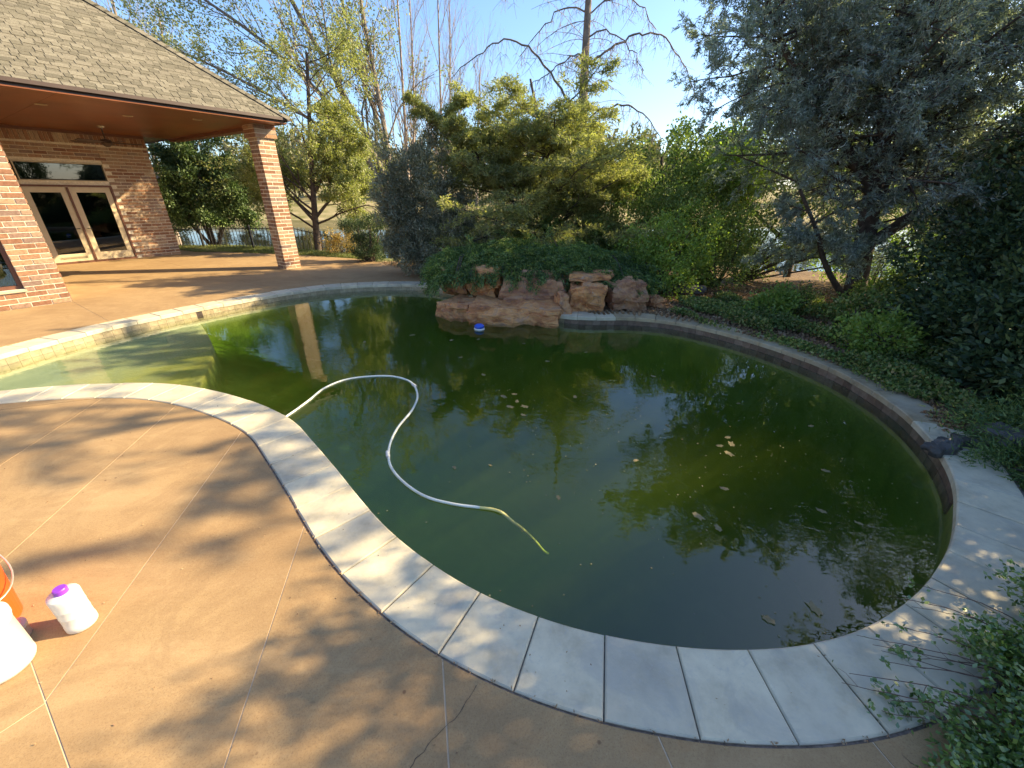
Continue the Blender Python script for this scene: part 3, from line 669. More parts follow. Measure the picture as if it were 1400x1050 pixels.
def tabmat(a_, t_, th): return Matrix.Translation(front(a_, t_)+nrm*(.004+th/2)) @ Matrix.Rotation(sa+R(-1.6), 4, 'X') @ Matrix.Translation((0, ex/2+.004, 0))
def tabview(q):
    p = HM @ front(q[0], q[1]); p = cam.matrix_world.inverted() @ p
    if p.z > -.1: return 1e9
    u = p.x/-p.z*550/700; vv = p.y/-p.z*550/525
    return 1e9 if abs(u) > 1.02 or vv > 1.02 else p.length
order = sorted(range(len(tabs)), key=lambda k: tabview(tabs[k])); picked = set(order[:300]); shm = {}; rest = MB()
for k, (a_, t_, wd_, th) in enumerate(tabs):
    if k in picked:
        key = (round(wd_, 2), th)
        if key not in shm:
            m_ = MB().box((0, 0, 0), (key[0], ex+.02, th)); me = bpy.data.meshes.new('shingle'); me.from_pydata(m_.v, [], m_.f); me.materials.append(MT['shingle']); shm[key] = me
        o = link('shingle', shm[key], None, roof); o.matrix_local = tabmat(a_, t_, th)
    else: rest.box((0, 0, 0), (wd_, ex+.02, th), tabmat(a_, t_, th))
o = rest.build('further_shingles', MT['shingle'], roof); o['kind'] = 'stuff'
hp = MB(); hd = Vector((-1, 1, KS)).normalized(); q = 0
while q < RD*1.6:
    p = Vector(c0)+hd*q; rot = hd.to_track_quat('Y', 'Z').to_matrix().to_4x4()
    hp.box((.055, .09, .022), (.13, .2, .012), Matrix.Translation(p) @ rot @ Matrix.Rotation(R(24), 4, 'Y')).box((-.055, .09, .022), (.13, .2, .012), Matrix.Translation(p) @ rot @ Matrix.Rotation(R(-24), 4, 'Y')); q += .15
hp.build('hip_caps', MT['shingle'], roof)

# ------------------------------------------------------------------ foliage tools
def unit(a): return a/(np.linalg.norm(a, axis=-1, keepdims=True)+1e-9)
def leaves(P, D, l, w_, spread=1.0, quad=False, k=1, g=rng, jit=.0):
    P = np.repeat(np.asarray(P), k, 0); D = np.repeat(np.asarray(D), k, 0); n = len(P)
    d = unit(D+g.normal(0, spread, (n, 3))); s = unit(np.cross(d, g.normal(0, 1, (n, 3)))); P = P+g.normal(0, 1, (n, 3))*jit
    L_ = (l*g.uniform(.6, 1.3, n))[:, None]; W = (w_*g.uniform(.7, 1.3, n))[:, None]
    if quad:
        V = np.stack([P, P+d*L_*.45+s*W/2, P+d*L_, P+d*L_*.45-s*W/2], 1); return V.reshape(-1, 3), np.arange(n*4).reshape(-1, 4)
    V = np.stack([P-s*W/2, P+s*W/2, P+d*L_], 1); return V.reshape(-1, 3), np.arange(n*3).reshape(-1, 3)
def crown_mesh(name, m_, parent, P, D, l, w_, **k):
    V, F = leaves(P, D, l, w_, **k); return link(name, npmesh(name, V, F), m_, parent)
def wood(name, m_, parent, polys, n=5):
    V, F = tube_np(polys, n); return link(name, npmesh(name, V, F, True), m_, parent)
def path(p, d, Ln, r, up=0, wob=.15, seg=5, end=.3, g=rng):
    p = np.array(p, float); d = unit(np.array(d, float)); pts = [p]
    for _ in range(seg):
        d = unit(d+g.normal(0, wob, 3)+np.array([0, 0, up])); p = p+d*Ln/seg; pts.append(p)
    return np.array(pts), np.linspace(r, r*end, seg+1)
def grow(polys, tips, start, d, Ln, r, lev, spec, g=rng):
    s = spec[lev]; pts, rad = path(start, d, Ln, r, s.get('up', 0), s.get('wob', .15), s.get('seg', 5), s.get('end', .3), g)
    polys.append((pts, rad)); follow(polys, tips, pts, rad, Ln, lev, spec, g)
def follow(polys, tips, pts, rad, Ln, lev, spec, g=rng):
    s = spec[lev]
    if lev+1 >= len(spec):
        for k in range(1, len(pts)): tips.append((pts[k], pts[k]-pts[k-1]))
        return
    n = s['n']; m = len(pts)-1
    for k in range(n):
        t = s.get('t0', .25)+(1-s.get('t0', .25))*(k+g.uniform(0, .9))/n; x = min(t*m, m-1e-3); i_ = int(x); p = pts[i_]*(1-x+i_)+pts[i_+1]*(x-i_)
        ax = unit(pts[i_+1]-pts[i_]); a = s.get('ang', .8)*g.uniform(.7, 1.25)
        if s.get('flat'):
            sd_ = unit(np.cross(ax, [0, 0, 1.]))*(1 if k % 2 else -1)+np.array([0, 0, g.normal(0, .22)]); side = unit(sd_)
        else:
            side = unit(np.cross(ax, g.normal(0, 1, 3)))
        dd_ = ax*math.cos(a)+side*math.sin(a)
        grow(polys, tips, p, dd_, Ln*s.get('ratio', .5)*(1-.45*t)*g.uniform(.75, 1.25), max(rad[i_]*s.get('rr', .5), .0025), lev+1, spec, g)
def tips_np(tips): return np.array([t_[0] for t_ in tips]), unit(np.array([t_[1] for t_ in tips]))
def blob(c, rad, ncl, per, crad, g=rng, lump=.22, hollow=.45, squash=1, zmin=None):
    u = unit(g.normal(0, 1, (ncl, 3))); f_ = g.uniform(hollow, 1, ncl)**.6
    lumps = 1+lump*np.sin(u[:, 0]*5.1+c[0])*np.sin(u[:, 1]*4.3+c[1])+lump*.8*np.sin(u[:, 2]*7+u[:, 0]*6)
    cc = np.array(c)+u*np.array(rad)*(f_*lumps)[:, None]
    P = np.repeat(cc, per, 0)+g.normal(0, 1, (ncl*per, 3))*np.array([crad, crad, crad*squash]); D = np.repeat(u, per, 0)+np.array([0, 0, .3])
    if zmin is not None: k = P[:, 2] > zmin; P = P[k]; D = D[k]
    return P, D

# ------------------------------------------------------------------ blue atlas cedar, right
def needle_tree(name, label, trunks, limbs, spec, lm, bark, nl, nw_, kk, seed, spread=.9, jit=.012, group=None, dens=1):
    g = np.random.default_rng(seed); root = empty(name, tuple(trunks[0][0][0])); tag(root, label, 'tree', group)
    inv = np.array(trunks[0][0][0]); polys = []; tips = []
    tp = [(smooth_path(t_, n=4)-inv, None) for t_, r0, r1 in trunks]
    tr = [(p, np.linspace(r0, r1, len(p))) for (p, _), (t_, r0, r1) in zip(tp, trunks)]
    wood('trunk', bark, root, tr, 10)
    for (ti, f0, az, el, Ln, r) in limbs:
        p = tr[ti][0]; x = f0*(len(p)-1); i_ = min(int(x), len(p)-2); s = p[i_]*(1-x+i_)+p[i_+1]*(x-i_)
        d = (math.cos(az)*math.cos(el), math.sin(az)*math.cos(el), math.sin(el)); grow(polys, tips, s, d, Ln, r, 0, spec, g)
    wood('branches', bark, root, polys, 4)
    P, D = tips_np(tips)
    if dens < 1: k = g.random(len(P)) < dens; P = P[k]; D = D[k]
    crown_mesh('crown', lm, root, P, D, nl, nw_, spread=spread, k=kk, g=g, jit=jit)
    return root
g = np.random.default_rng(3)
CT = [([(5.62, 6.6, -.1), (5.46, 6.6, .9), (5.3, 6.62, 1.8), (5.15, 6.65, 2.7), (5.0, 6.75, 3.7), (4.9, 6.85, 4.5)], .16, .045),
      ([(5.36, 6.6, 1.5), (5.6, 6.7, 2.3), (6.0, 6.9, 3.2), (6.5, 7.1, 4.1)], .09, .03),
      ([(5.62, 6.62, .0), (5.15, 6.5, .35), (4.75, 6.4, .75), (4.45, 6.3, 1.15), (3.9, 6.1, 1.7)], .055, .02),
      ([(5.45, 6.6, .9), (5.9, 6.2, 1.6), (6.5, 5.8, 2.4), (7.2, 5.4, 3.4)], .08, .02), ([(5.3, 6.6, 1.7), (4.5, 6.7, 2.5), (3.7, 6.8, 3.3), (3.1, 6.8, 4.1)], .07, .02)]
limbs = []
for k in range(50):
    f0 = .3+.68*(k+g.random())/50; az = k*2.4+g.normal(0, .3); Ln = (2.6-1.0*f0)*g.uniform(.8, 1.15)
    if math.cos(az-R(250)) > .3: Ln *= .8
    limbs.append((0, f0, az, R(g.uniform(5, 60)), Ln, .03))
for k in range(22): limbs.append((1, .25+.74*(k+g.random())/22, k*2.4, R(g.uniform(0, 35)), 1.9*g.uniform(.7, 1.1), .024))
for k in range(16): limbs.append((4, .3+.7*k/16, k*2.4+1, R(g.uniform(10, 60)), 1.3*g.uniform(.7, 1.1), .015))
for k in range(18): limbs.append((3, .2+.78*k/18, k*2.4, R(g.uniform(-15, 25)), 1.4*g.uniform(.7, 1.1), .018)); limbs.append((4, .2+.78*k/18, k*2.4, R(g.uniform(-5, 30)), 1.5*g.uniform(.7, 1.1), .018))
for k in range(7): limbs.append((2, .45+.5*k/7, k*2.4, R(g.uniform(0, 40)), .8*g.uniform(.8, 1.2), .012))
spec_c = [dict(n=15, ang=.95, ratio=.40, wob=.12, seg=8, up=-.03, t0=.12, rr=.45), dict(n=6, ang=.8, ratio=.5, wob=.14, seg=5, t0=.15, rr=.5, up=-.03), dict(wob=.12, seg=6, up=-.04)]
needle_tree('cedar_tree', 'blue-grey cedar with forked dark trunk leaning over the pool\'s right bank', CT, limbs, spec_c, L['cedar'], MT['bark'], .058, .015, 4, 11, jit=.014)
# second blue cedar, its boughs filling the top right corner
CT2 = [([(7.6, 4.9, -.2), (7.55, 4.95, 1.5), (7.5, 5.0, 3.2), (7.4, 5.1, 4.6), (7.3, 5.0, 6.3)], .14, .03)]
limbs = [(0, .12+.86*(k+g.random())/34, k*2.4, R(g.uniform(-12, 30)), 2.1*(1.15-.35*k/34)*g.uniform(.8, 1.1), .03) for k in range(34)]
needle_tree('cedar_tree', 'dark blue cedar at the far right edge, behind the black-green shrub', CT2, limbs, spec_c, L['cedar'], MT['bark'], .058, .015, 5, 12, jit=.014)

# yellow-green spreading conifer behind the rocks
T9 = [([(.75, 9.3, -.05), (.7, 9.3, 1.2), (.6, 9.35, 2.4), (.3, 9.4, 3.6)], .10, .02), ([(.7, 9.3, .6), (-.2, 9.2, 1.7), (-.9, 9.1, 2.45), (-1.55, 9.1, 2.95)], .05, .012),
      ([(.7, 9.3, .8), (1.5, 9.2, 1.5), (2.1, 9.1, 2.0)], .05, .015)]
limbs = [(0, .1+.75*(k+g.random())/56, k*2.4, R(g.uniform(-5, 28)), (2.5-1.1*k/56)*g.uniform(.8, 1.15), .025) for k in range(56)]
limbs += [(1, .3+.7*k/14, k*2.4, R(20), .7, .012) for k in range(14)]+[(2, .3+.7*k/12, k*2.4, R(10), .8, .012) for k in range(12)]
spec_y = [dict(n=15, ang=.9, ratio=.38, flat=True, wob=.1, seg=7, up=-.02, t0=.12, rr=.45), dict(n=5, ang=.8, ratio=.5, flat=True, wob=.14, seg=4, t0=.15), dict(wob=.12, seg=5, up=-.03)]
needle_tree('conifer_tree', 'low spreading yellow-green conifer behind the rock pile', T9, limbs, spec_y, L['ygreen'], MT['bark'], .072, .019, 7, 13, jit=.03)

# dead conifer with drooping arms
g = np.random.default_rng(21)
root = empty('dead_conifer', (1.65, 10.1, -.05)); tag(root, 'bare dead conifer with arching drooping arms above the green mass', 'tree'); O_ = np.array([1.65, 10.1, -.05])
tr = smooth_path([(1.65, 10.1, -.05), (1.55, 10.1, 1.3), (1.46, 10.1, 2.7), (1.42, 10.1, 3.8), (1.40, 10.1, 5.0), (1.38, 10.1, 6.4)], n=4)-O_
wood('trunk', MT['bark_grey'], root, [(tr, np.linspace(.15, .04, len(tr)))], 10)
arms = [[(1.42, 3.0), (.95, 3.55), (.35, 4.15), (-.2, 4.3), (-.75, 4.05), (-1.25, 3.65)], [(1.42, 3.05), (.95, 3.2), (.2, 2.95), (-.45, 2.75), (-1.0, 2.4)],
        [(1.42, 4.0), (1.8, 4.2), (2.35, 4.5), (2.9, 4.5), (3.45, 4.1), (3.85, 3.5)], [(1.42, 3.3), (1.9, 3.25), (2.4, 3.3), (2.8, 3.0), (3.05, 2.7)],
        [(1.40, 4.75), (1.9, 5.05), (2.4, 4.95), (2.8, 4.6)], [(1.42, 4.1), (1.1, 4.1), (.75, 3.85), (.3, 3.6)], [(1.40, 4.8), (1.0, 4.9), (.5, 4.6), (.1, 4.2)],
        [(1.45, 2.6), (1.9, 2.65), (2.5, 2.55), (3.0, 2.35)], [(1.38, 5.5), (.9, 5.8), (.3, 5.5), (-.2, 5.0)], [(1.38, 5.6), (1.9, 5.9), (2.6, 5.6)], [(1.4, 4.4), (1.75, 4.5), (2.2, 4.2), (2.5, 3.8)]]
tw_ = []
for k, A_ in enumerate(arms):
    y0 = 10.1; dy = [(-.5), .5, .3, -.4, .2, -.3, .5, .3, -.2, .3, -.6][k]
    p = smooth_path([(x, y0+dy*q/len(A_), z) for q, (x, z) in enumerate(A_)], n=5)-O_; p[2:-1] += g.normal(0, .022, p[2:-1].shape)
    wood('branch', MT['bark_grey'], root, [(p, np.linspace(.027 if k < 4 else .017, .006, len(p)))], 6)
    for i_ in range(2, len(p)-1):
        for _ in range(4 if k % 3 else 3):
            s = p[i_]+(p[i_+1]-p[i_])*g.random(); Ln = g.uniform(.1, .6)*g.random()**.4; a, r_ = path(s, (g.normal(0, .35)+.1*np.sign(p[i_][0]), g.normal(0, .35), -.8), Ln, .0042, 0, .12, 4, .5, g); tw_.append((a, r_))
            if Ln > .3:
                for _ in range(3): tw_.append(path(a[2], (g.normal(0, .6), g.normal(0, .6), -.6), Ln*.4, .003, 0, .12, 2, .5, g))
for k in range(80):                            # fine dead shoots straight from the trunk
    s = tr[int(g.uniform(8, len(tr)-1))]; az = g.uniform(0, 6.28); a, r_ = path(s, (math.cos(az), math.sin(az)*.6, g.uniform(-.1, .5)), g.uniform(.5, 1.3), .007, -.09, .07, 6, .4, g); tw_.append((a, r_))
    for q in (2, 3, 4, 5):
        for _ in range(2): tw_.append(path(a[q], (g.normal(0, .5), g.normal(0, .5), -.5), g.uniform(.1, .35), .003, 0, .15, 2, .5, g))
wood('twigs', MT['bark_pale'], root, tw_, 3)

# ------------------------------------------------------------------ broadleaf trees behind
def broad(name, label, trunks, spec, lm, bark, leaf, leafw, kk, seed, group=None, spread=1.1, jit=.05, ntop=None):
    g = np.random.default_rng(seed); root = empty(name, tuple(trunks[0][0][0])); tag(root, label, 'tree', group); o0 = np.array(trunks[0][0][0]); polys = []; tips = []; tr = []
    for t_, r0, r1 in trunks:
        p = smooth_path(t_, n=4)-o0; rad = np.linspace(r0, r1, len(p)); tr.append((p, rad)); Ln = np.linalg.norm(np.diff(p, axis=0), axis=1).sum(); follow(polys, tips, p, rad, Ln, 0, spec, g)
    wood('trunk', bark, root, tr, 8); wood('branches', bark, root, polys, 3)
    if lm and kk:
        P, D = tips_np(tips)
        if kk < 1: s = g.random(len(P)) < kk; P = P[s]; D = D[s]
        crown_mesh('crown', lm, root, P, D, leaf, leafw, spread=spread, k=max(1, int(kk)), g=g, jit=jit, quad=True)
    return root
spec_t3 = [dict(n=16, ang=.55, ratio=.40, t0=.3, rr=.42), dict(n=8, ang=.6, ratio=.5, seg=5, wob=.16, up=.05, rr=.5), dict(n=4, ang=.6, ratio=.5, seg=4, wob=.15, up=.04), dict(seg=4, wob=.15)]
broad('leaning_tree', 'tall grey-limbed tree in thin new leaf, leaning left over the roof', [([(-4.3, 16, -1.2), (-4.5, 16, 1.7), (-4.95, 16, 3.1), (-5.8, 16, 4.9), (-6.8, 16, 6.9), (-7.5, 16, 8.6)], .15, .04),
    ([(-4.45, 16, 1.2), (-5.1, 15.9, 2.7), (-6.3, 15.8, 4.5), (-7.9, 15.7, 5.9), (-9.6, 15.6, 7.0)], .10, .03), ([(-4.35, 16, 1.0), (-4.38, 16.1, 2.8), (-4.46, 16.1, 4.2), (-4.75, 16.2, 6.9), (-4.8, 16.3, 8.8)], .11, .035),
    ([(-4.42, 16, 1.5), (-4.6, 16.3, 3.5), (-5.2, 16.5, 5.5), (-5.6, 16.6, 8.2)], .08, .03), ([(-5.1, 15.9, 2.7), (-6.9, 15.6, 3.9), (-8.8, 15.3, 4.9), (-10.6, 15.2, 5.6)], .06, .02)],
    spec_t3, L['spring'], MT['bark_grey'], .075, .05, 2, 31, jit=.06)
# feathery yellow-green tree behind the column
spec_w = [dict(n=20, ang=.95, ratio=.52, t0=.28, rr=.4, up=.02), dict(n=8, ang=.7, ratio=.55, seg=5, wob=.16, up=-.02), dict(n=4, ang=.6, ratio=.55, seg=4, wob=.15, up=-.08), dict(seg=4, wob=.12, up=-.12)]
broad('feathery_tree', 'feathery yellow-green tree with dark trunk just right of the porch column', [([(-6.05, 13, -.4), (-5.95, 13, .8), (-5.75, 13, 2.4), (-5.4, 13.1, 4.9)], .12, .04),
    ([(-5.95, 13, .9), (-5.3, 13, 1.5), (-4.4, 12.9, 2.1)], .05, .02), ([(-5.95, 13, .8), (-6.6, 13, 1.6), (-7.4, 13.1, 2.4)], .05, .02), ([(-5.8, 13, 1.6), (-5.2, 13.2, 2.6), (-4.7, 13.3, 3.3)], .05, .02)],
    spec_w, L['feather'], MT['bark'], .07, .03, 6, 32, jit=.05)
# dark multi-stemmed evergreen seen through the porch
spec_d = [dict(n=16, ang=.8, ratio=.5, t0=.35, rr=.4), dict(n=7, ang=.7, ratio=.5, seg=4, wob=.18), dict(n=4, ang=.7, ratio=.5, seg=3, wob=.15), dict(seg=3, wob=.12)]
broad('evergreen_tree', 'dark green multi-stemmed evergreen between the porch wall and the column', [([(-10.3, 14.6, -.4), (-10.35, 14.6, .6), (-10.2, 14.6, 1.8), (-10.1, 14.7, 2.9)], .10, .03),
    ([(-10.3, 14.6, -.3), (-10.9, 14.5, .7), (-11.6, 14.5, 1.7)], .07, .02), ([(-10.3, 14.6, -.3), (-9.8, 14.6, .6), (-9.1, 14.7, 1.5)], .07, .02), ([(-10.3, 14.6, -.3), (-10.7, 14.8, .8), (-11.1, 15, 2.4)], .06, .02), ([(-10.3, 14.6, -.3), (-9.9, 14.8, .9), (-9.6, 15, 2.2)], .06, .02)],
    spec_d, L['dark'], MT['bark'], .08, .045, 12, 33, jit=.08)
spec_b = [dict(n=20, ang=.38, ratio=.36, t0=.2, rr=.4, up=.05), dict(n=8, ang=.42, ratio=.5, seg=4, wob=.1, up=.09), dict(n=4, ang=.4, ratio=.6, seg=4, wob=.08, up=.1), dict(seg=3, wob=.08, up=.08)]
for k, (x, y, lab) in enumerate([(-4.15, 17.2, 'upright bare tree with tall parallel twigs, against the blue sky left of centre'), (-3.0, 18.2, 'leafless pale tree standing just right of the upright bare tree'), (-1.7, 19.5, 'thin leafless sapling nearest the dead conifer on its left')]):
    h_ = (8.6, 8.2, 6.0)[k]
    broad('bare_tree', lab, [([(x, y, -1.4), (x+.1, y, 1.5), (x+.2, y, 4), (x+.35, y, h_)], .10-.02*k, .02), ([(x+.1, y, 1.6), (x+.5, y+.2, 4), (x+.7, y+.2, h_-.6)], .06, .015)][:2 if k < 2 else 1], spec_b, None, MT['bark_pale'], 0, 0, 0, 40+k, 'bare trees by the lake')
broad('bare_tree', 'bare pink-grey tree whose twigs rise behind the roof ridge', [([(-13.5, 17, -1), (-13.3, 17, 3), (-13.0, 17, 7.4)], .12, .03), ([(-13.4, 17, 1), (-12.2, 17, 4), (-11.6, 17, 7.0)], .07, .02)], spec_b, None, MT['bark_pale'], 0, 0, 0, 45, 'bare trees by the lake')
broad('lakeside_tree', 'slim dark trunk with sparse leaf between evergreen and column', [([(-8.6, 15.6, -1), (-8.55, 15.6, 1.5), (-8.4, 15.6, 4.5)], .08, .03)], spec_t3, L['spring'], MT['bark'], .08, .05, 1, 46)
broad('background_tree', 'bright yellow-green tree showing through the cedar from behind', [([(6.3, 9.4, -.6), (6.2, 9.4, 1), (6.0, 9.4, 2.6), (5.9, 9.5, 3.6)], .09, .03), ([(6.2, 9.4, .8), (7.4, 9.3, 1.9), (8.3, 9.2, 2.7)], .05, .02), ([(6.2, 9.4, .6), (5.0, 9.3, 1.4), (4.4, 9.2, 2.1)], .05, .02)], spec_d, L['bright'], MT['bark'], .085, .055, 2, 47, jit=.09)
broad('background_tree', 'olive tree on the bank between dead conifer and cedar', [([(3.6, 10.3, -.6), (3.5, 10.3, 1), (3.3, 10.3, 2.4)], .08, .03), ([(3.5, 10.3, .5), (4.4, 10.2, 1.6), (4.9, 10.1, 2.3)], .05, .02)], spec_d, L['olive'], MT['bark'], .08, .045, 4, 48, jit=.09)

# ------------------------------------------------------------------ shrubs
def shrub(name, label, parts, lm, l, w_, seed, cat='shrub', stems=7, quad=True, spread=.9, group=None, bark=None):
    g = np.random.default_rng(seed); c0_ = np.array(parts[0][0]); base = np.array([c0_[0], c0_[1], float(hgt(c0_[0], c0_[1]))])
    root = empty(name, tuple(base)); tag(root, label, cat, group); Ps = []; Ds = []; st = []
    for (c, rad, ncl, per, cr) in parts:
        P, D = blob(np.array(c, float), rad, ncl, per, cr, g, zmin=base[2]-.05); Ps.append(P-base); Ds.append(D)
        for _ in range(stems):
            e = np.array(c)+unit(g.normal(0, 1, 3))*np.array(rad)*.7-base; s = np.array([0, 0, 0.])+g.normal(0, .04, 3)*[1, 1, 0]
            mid_ = (s+e)/2+g.normal(0, .06, 3); st.append((smooth_path([s, mid_, e], n=3), np.linspace(.022, .005, 7)))
    wood('stems', bark or MT['bark'], root, st, 5)
    crown_mesh('foliage', lm, root, np.vstack(Ps), np.vstack(Ds), l, w_, spread=spread, g=g, quad=quad); return root
shrub('juniper_shrub', 'tall rounded grey-green juniper left of the rock pile', [((-1.85, 9.3, 1.45), (1.0, .75, 1.3), 520, 75, .055), ((-1.4, 9.0, .55), (1.15, .75, .65), 300, 75, .055), ((-2.25, 9.3, 1.0), (.65, .6, .9), 220, 75, .055)], L['grey'], .062, .022, 51, quad=False)
shrub('juniper_shrub', 'black-green cloud-shaped juniper at the back of the patio, left of the grey one', [((-3.75, 10.9, .22), (.42, .35, .26), 100, 60, .045), ((-4.1, 11.0, .86), (.33, .28, .14), 60, 60, .045), ((-3.45, 10.7, .95), (.35, .3, .18), 60, 60, .045), ((-3.8, 10.9, .55), (.4, .3, .12), 50, 60, .045)], L['blackg'], .04, .014, 52, quad=False)
shrub('orange_shrub', 'small orange-leaved shrub by the iron fence', [((-4.95, 12.2, .25), (.42, .35, .42), 60, 40, .06)], L['orange'], .045, .03, 53)
shrub('bank_shrub', 'bright green leafy shrub at the right end of the rock pile', [((2.55, 7.2, .45), (.62, .5, .55), 130, 42, .07), ((3.05, 7.6, .7), (.55, .5, .7), 110, 42, .07), ((2.3, 7.5, .75), (.4, .4, .4), 60, 42, .07)], L['bright'], .05, .03, 54)
shrub('bank_shrub', 'mixed olive bush mass on the bank behind the bright green shrub', [((2.6, 8.9, .9), (1.1, .7, 1.1), 260, 60, .09), ((3.9, 9.3, 1.3), (1.0, .7, 1.2), 240, 60, .09), ((.9, 8.9, .7), (1.4, .6, .8), 260, 60, .08)], L['olive'], .05, .03, 69)
shrub('bank_shrub', 'tangled dark thicket behind the cedar trunk', [((5.0, 9.0, 1.3), (1.0, .6, 1.3), 200, 50, .09), ((6.6, 8.6, 1.9), (1.3, .6, .9), 190, 50, .09), ((8.6, 8.0, 1.8), (1.2, .8, 1.3), 190, 50, .1)], L['olive'], .05, .03, 72)
shrub('bank_shrub', 'yellow-green bushes right of the cedar trunk by the lake', [((7.2, 8.2, .5), (1.2, .6, .8), 160, 50, .09), ((8.4, 7.2, .6), (.8, .8, 1.0), 130, 50, .09)], L['bright'], .055, .03, 70)
shrub('bank_shrub', 'dark leafy shrub beneath the cedar, between bright shrub and trunk', [((4.0, 8.1, .6), (.7, .5, .8), 150, 50, .08), ((3.4, 8.6, 1.1), (.8, .5, .9), 150, 50, .09)], L['olive'], .05, .03, 55)
shrub('bank_shrub', 'low dark bush left of the cedar trunk foot', [((4.35, 6.25, .14), (.42, .3, .2), 60, 45, .05)], L['ivy'], .035, .02, 56)
shrub('evergreen_shrub', 'tall black-green evergreen shrub filling the right edge', [((5.9, 4.5, 1.0), (1.1, 1.1, 1.2), 460, 80, .08), ((6.4, 4.9, 2.1), (1.0, 1.0, .8), 220, 70, .10), ((5.0, 3.7, .55), (.8, .9, .7), 330, 80, .07), ((4.4, 3.0, .3), (.45, .7, .4), 170, 80, .06)], L['blackg'], .07, .03, 57)
shrub('evergreen_shrub', 'dense dark evergreen hedge shrub beside the pool, nearest the right corner', [((5.3, 2.0, 1.6), (.75, 1.15, 2.15), 660, 60, .10), ((5.3, .8, 1.6), (.8, 1.0, 2.1), 560, 60, .10)], L['blackg'], .07, .035, 68)
shrub('low_conifer', 'low grey-green conifer sprays hanging over the right coping', [((3.75, 2.15, .12), (.55, .75, .22), 190, 60, .05), ((3.35, 2.0, .03), (.26, .5, .09), 90, 60, .04)], L['creep'], .04, .009, 58, quad=False)
for k, (c_, r_, lm_, lab_) in enumerate([((4.75, 5.35, .2), (.38, .32, .3), 'ivy', 'loose leafy clump in the ground cover in front of the cedar trunk'), ((3.75, 5.75, .16), (.3, .26, .22), 'bright', 'small yellow-green clump by the far right coping'),
        ((4.1, 4.35, .18), (.3, .38, .24), 'bright', 'sunny yellow-green clump overhanging the right coping'), ((5.5, 5.9, .25), (.5, .3, .35), 'olive', 'olive clump at the foot of the cedar, on its right')]):
    shrub('bank_plant', lab_, [(c_, r_, 70, 40, .05)], L[lm_], .05, .03, 170+k, cat='plant')
# rocks' juniper blanket
g = np.random.default_rng(61)
base = np.array([.5, 7.4, .5]); root = empty('creeping_juniper', tuple(base)); tag(root, 'dark green creeping juniper draped over the top of the rocks', 'shrub')
sp_ = []; PP_ = []; DD_ = []
for k in range(1200):
    x = g.uniform(-1.3, 2.2); t_ = g.random()**.8; y = 6.5+t_*1.5; z0 = .46-.10*((x-.3)/1.3)**2+.34*math.sin(min(t_*1.5, 1)*math.pi/2)*(1-.25*((x-.4)/1.6)**2)
    out = np.array([(x-.4)*.35+g.normal(0, .5), -.9+g.normal(0, .35), g.uniform(.1, .7)]); Ln = g.uniform(.2, .48)
    p, r_ = path((x, y, z0), out, Ln, .005, -.22, .12, 6, .4, g); p = p-base; sp_.append((p, r_))
    for i_ in range(1, 7):
        m_ = 26; q_ = p[i_-1]+(p[i_]-p[i_-1])*g.random((m_, 1)); w0 = .055*(1-.09*i_); PP_.append(q_+g.normal(0, 1, (m_, 3))*[w0, w0, .014]); DD_.append(np.tile(unit(p[i_]-p[i_-1]), (m_, 1)))
wood('sprigs', MT['bark'], root, sp_, 3)
crown_mesh('foliage', L['creep'], root, np.vstack(PP_), np.vstack(DD_), .052, .016, spread=.6, g=g)
st = [(smooth_path([(a-base[0], 7.6-base[1], -.1), (a*1.05-base[0], 7.0-base[1], .2), (a*1.1-base[0], 6.4-base[1], -.05)], n=4), np.linspace(.018, .004, 9)) for a in g.uniform(-1.1, 2, 14)]
wood('stems', MT['bark'], root, st, 5)
# ground cover: nobody could count it
def cover(name, label, pts, lm, l, w_, seed, quad=True, spread=1, up=.5):
    g = np.random.default_rng(seed); o = crown_mesh(name, lm, None, pts, np.tile([0, 0, up], (len(pts), 1)), l, w_, spread=spread, g=g, quad=quad); tag(o, label, name.replace('_', ' '), kind='stuff'); return o
def region(poly, n, h0, h1, g, lump=2.2, thr=-.25):
    Pn = np.array(poly, float); x0, y0 = Pn.min(0); x1, y1 = Pn.max(0); out = []
    x = g.uniform(x0, x1, n*3); y = g.uniform(y0, y1, n*3); k = inside(Pn, x, y); x = x[k][:n]; y = y[k][:n]
    f_ = np.sin(x*lump+1.3)*np.sin(y*lump*1.2)+.5*np.sin(x*lump*2.7+y*3.1); kk = f_ > thr; x, y, f_ = x[kk], y[kk], f_[kk]
    top = h0+(h1-h0)*np.clip(.5+.5*f_, 0, 1); return np.column_stack([x, y, hgt(x, y)+top*g.uniform(.25, 1, len(x))])
g = np.random.default_rng(62)
ivy1 = region([(3.45, 4.75), (3.1, 5.3), (3.0, 5.9), (3.6, 6.4), (5.4, 6.5), (6.6, 5.6), (5.6, 4.4), (4.6, 3.6), (3.9, 3.1), (3.52, 3.6), (3.52, 4.1)], 44000, .04, .28, g, 2.2, .02)
ivy2 = region([(3.7, 3.7), (4.6, 4.0), (5.4, 3.0), (4.5, 2.3), (3.75, 2.7)], 14000, .03, .2, g)
ivy4 = region([(2.3, 6.3), (2.6, 5.75), (3.1, 5.45), (3.9, 6.3), (3.9, 7.2), (2.9, 6.9)], 12000, .02, .16, g, 3.1, .15)
cover('ground_cover', 'low leafy ground cover between coping and cedar', np.vstack([ivy1, ivy2, ivy4]), L['ivy'], .04, .026, 63)
lit = region([(2.2, 6.05), (3.2, 5.2), (3.8, 3.0), (4.6, 2.0), (6.5, 3), (7.5, 6), (6, 8.2), (3, 8), (2, 6.6)], 26000, 0, .03, g, 1.1, -1.2)
cover('leaf_litter', 'brown dead leaves on the soil under the trees', lit, MT['litter'], .045, .03, 64, up=0)
mm = []
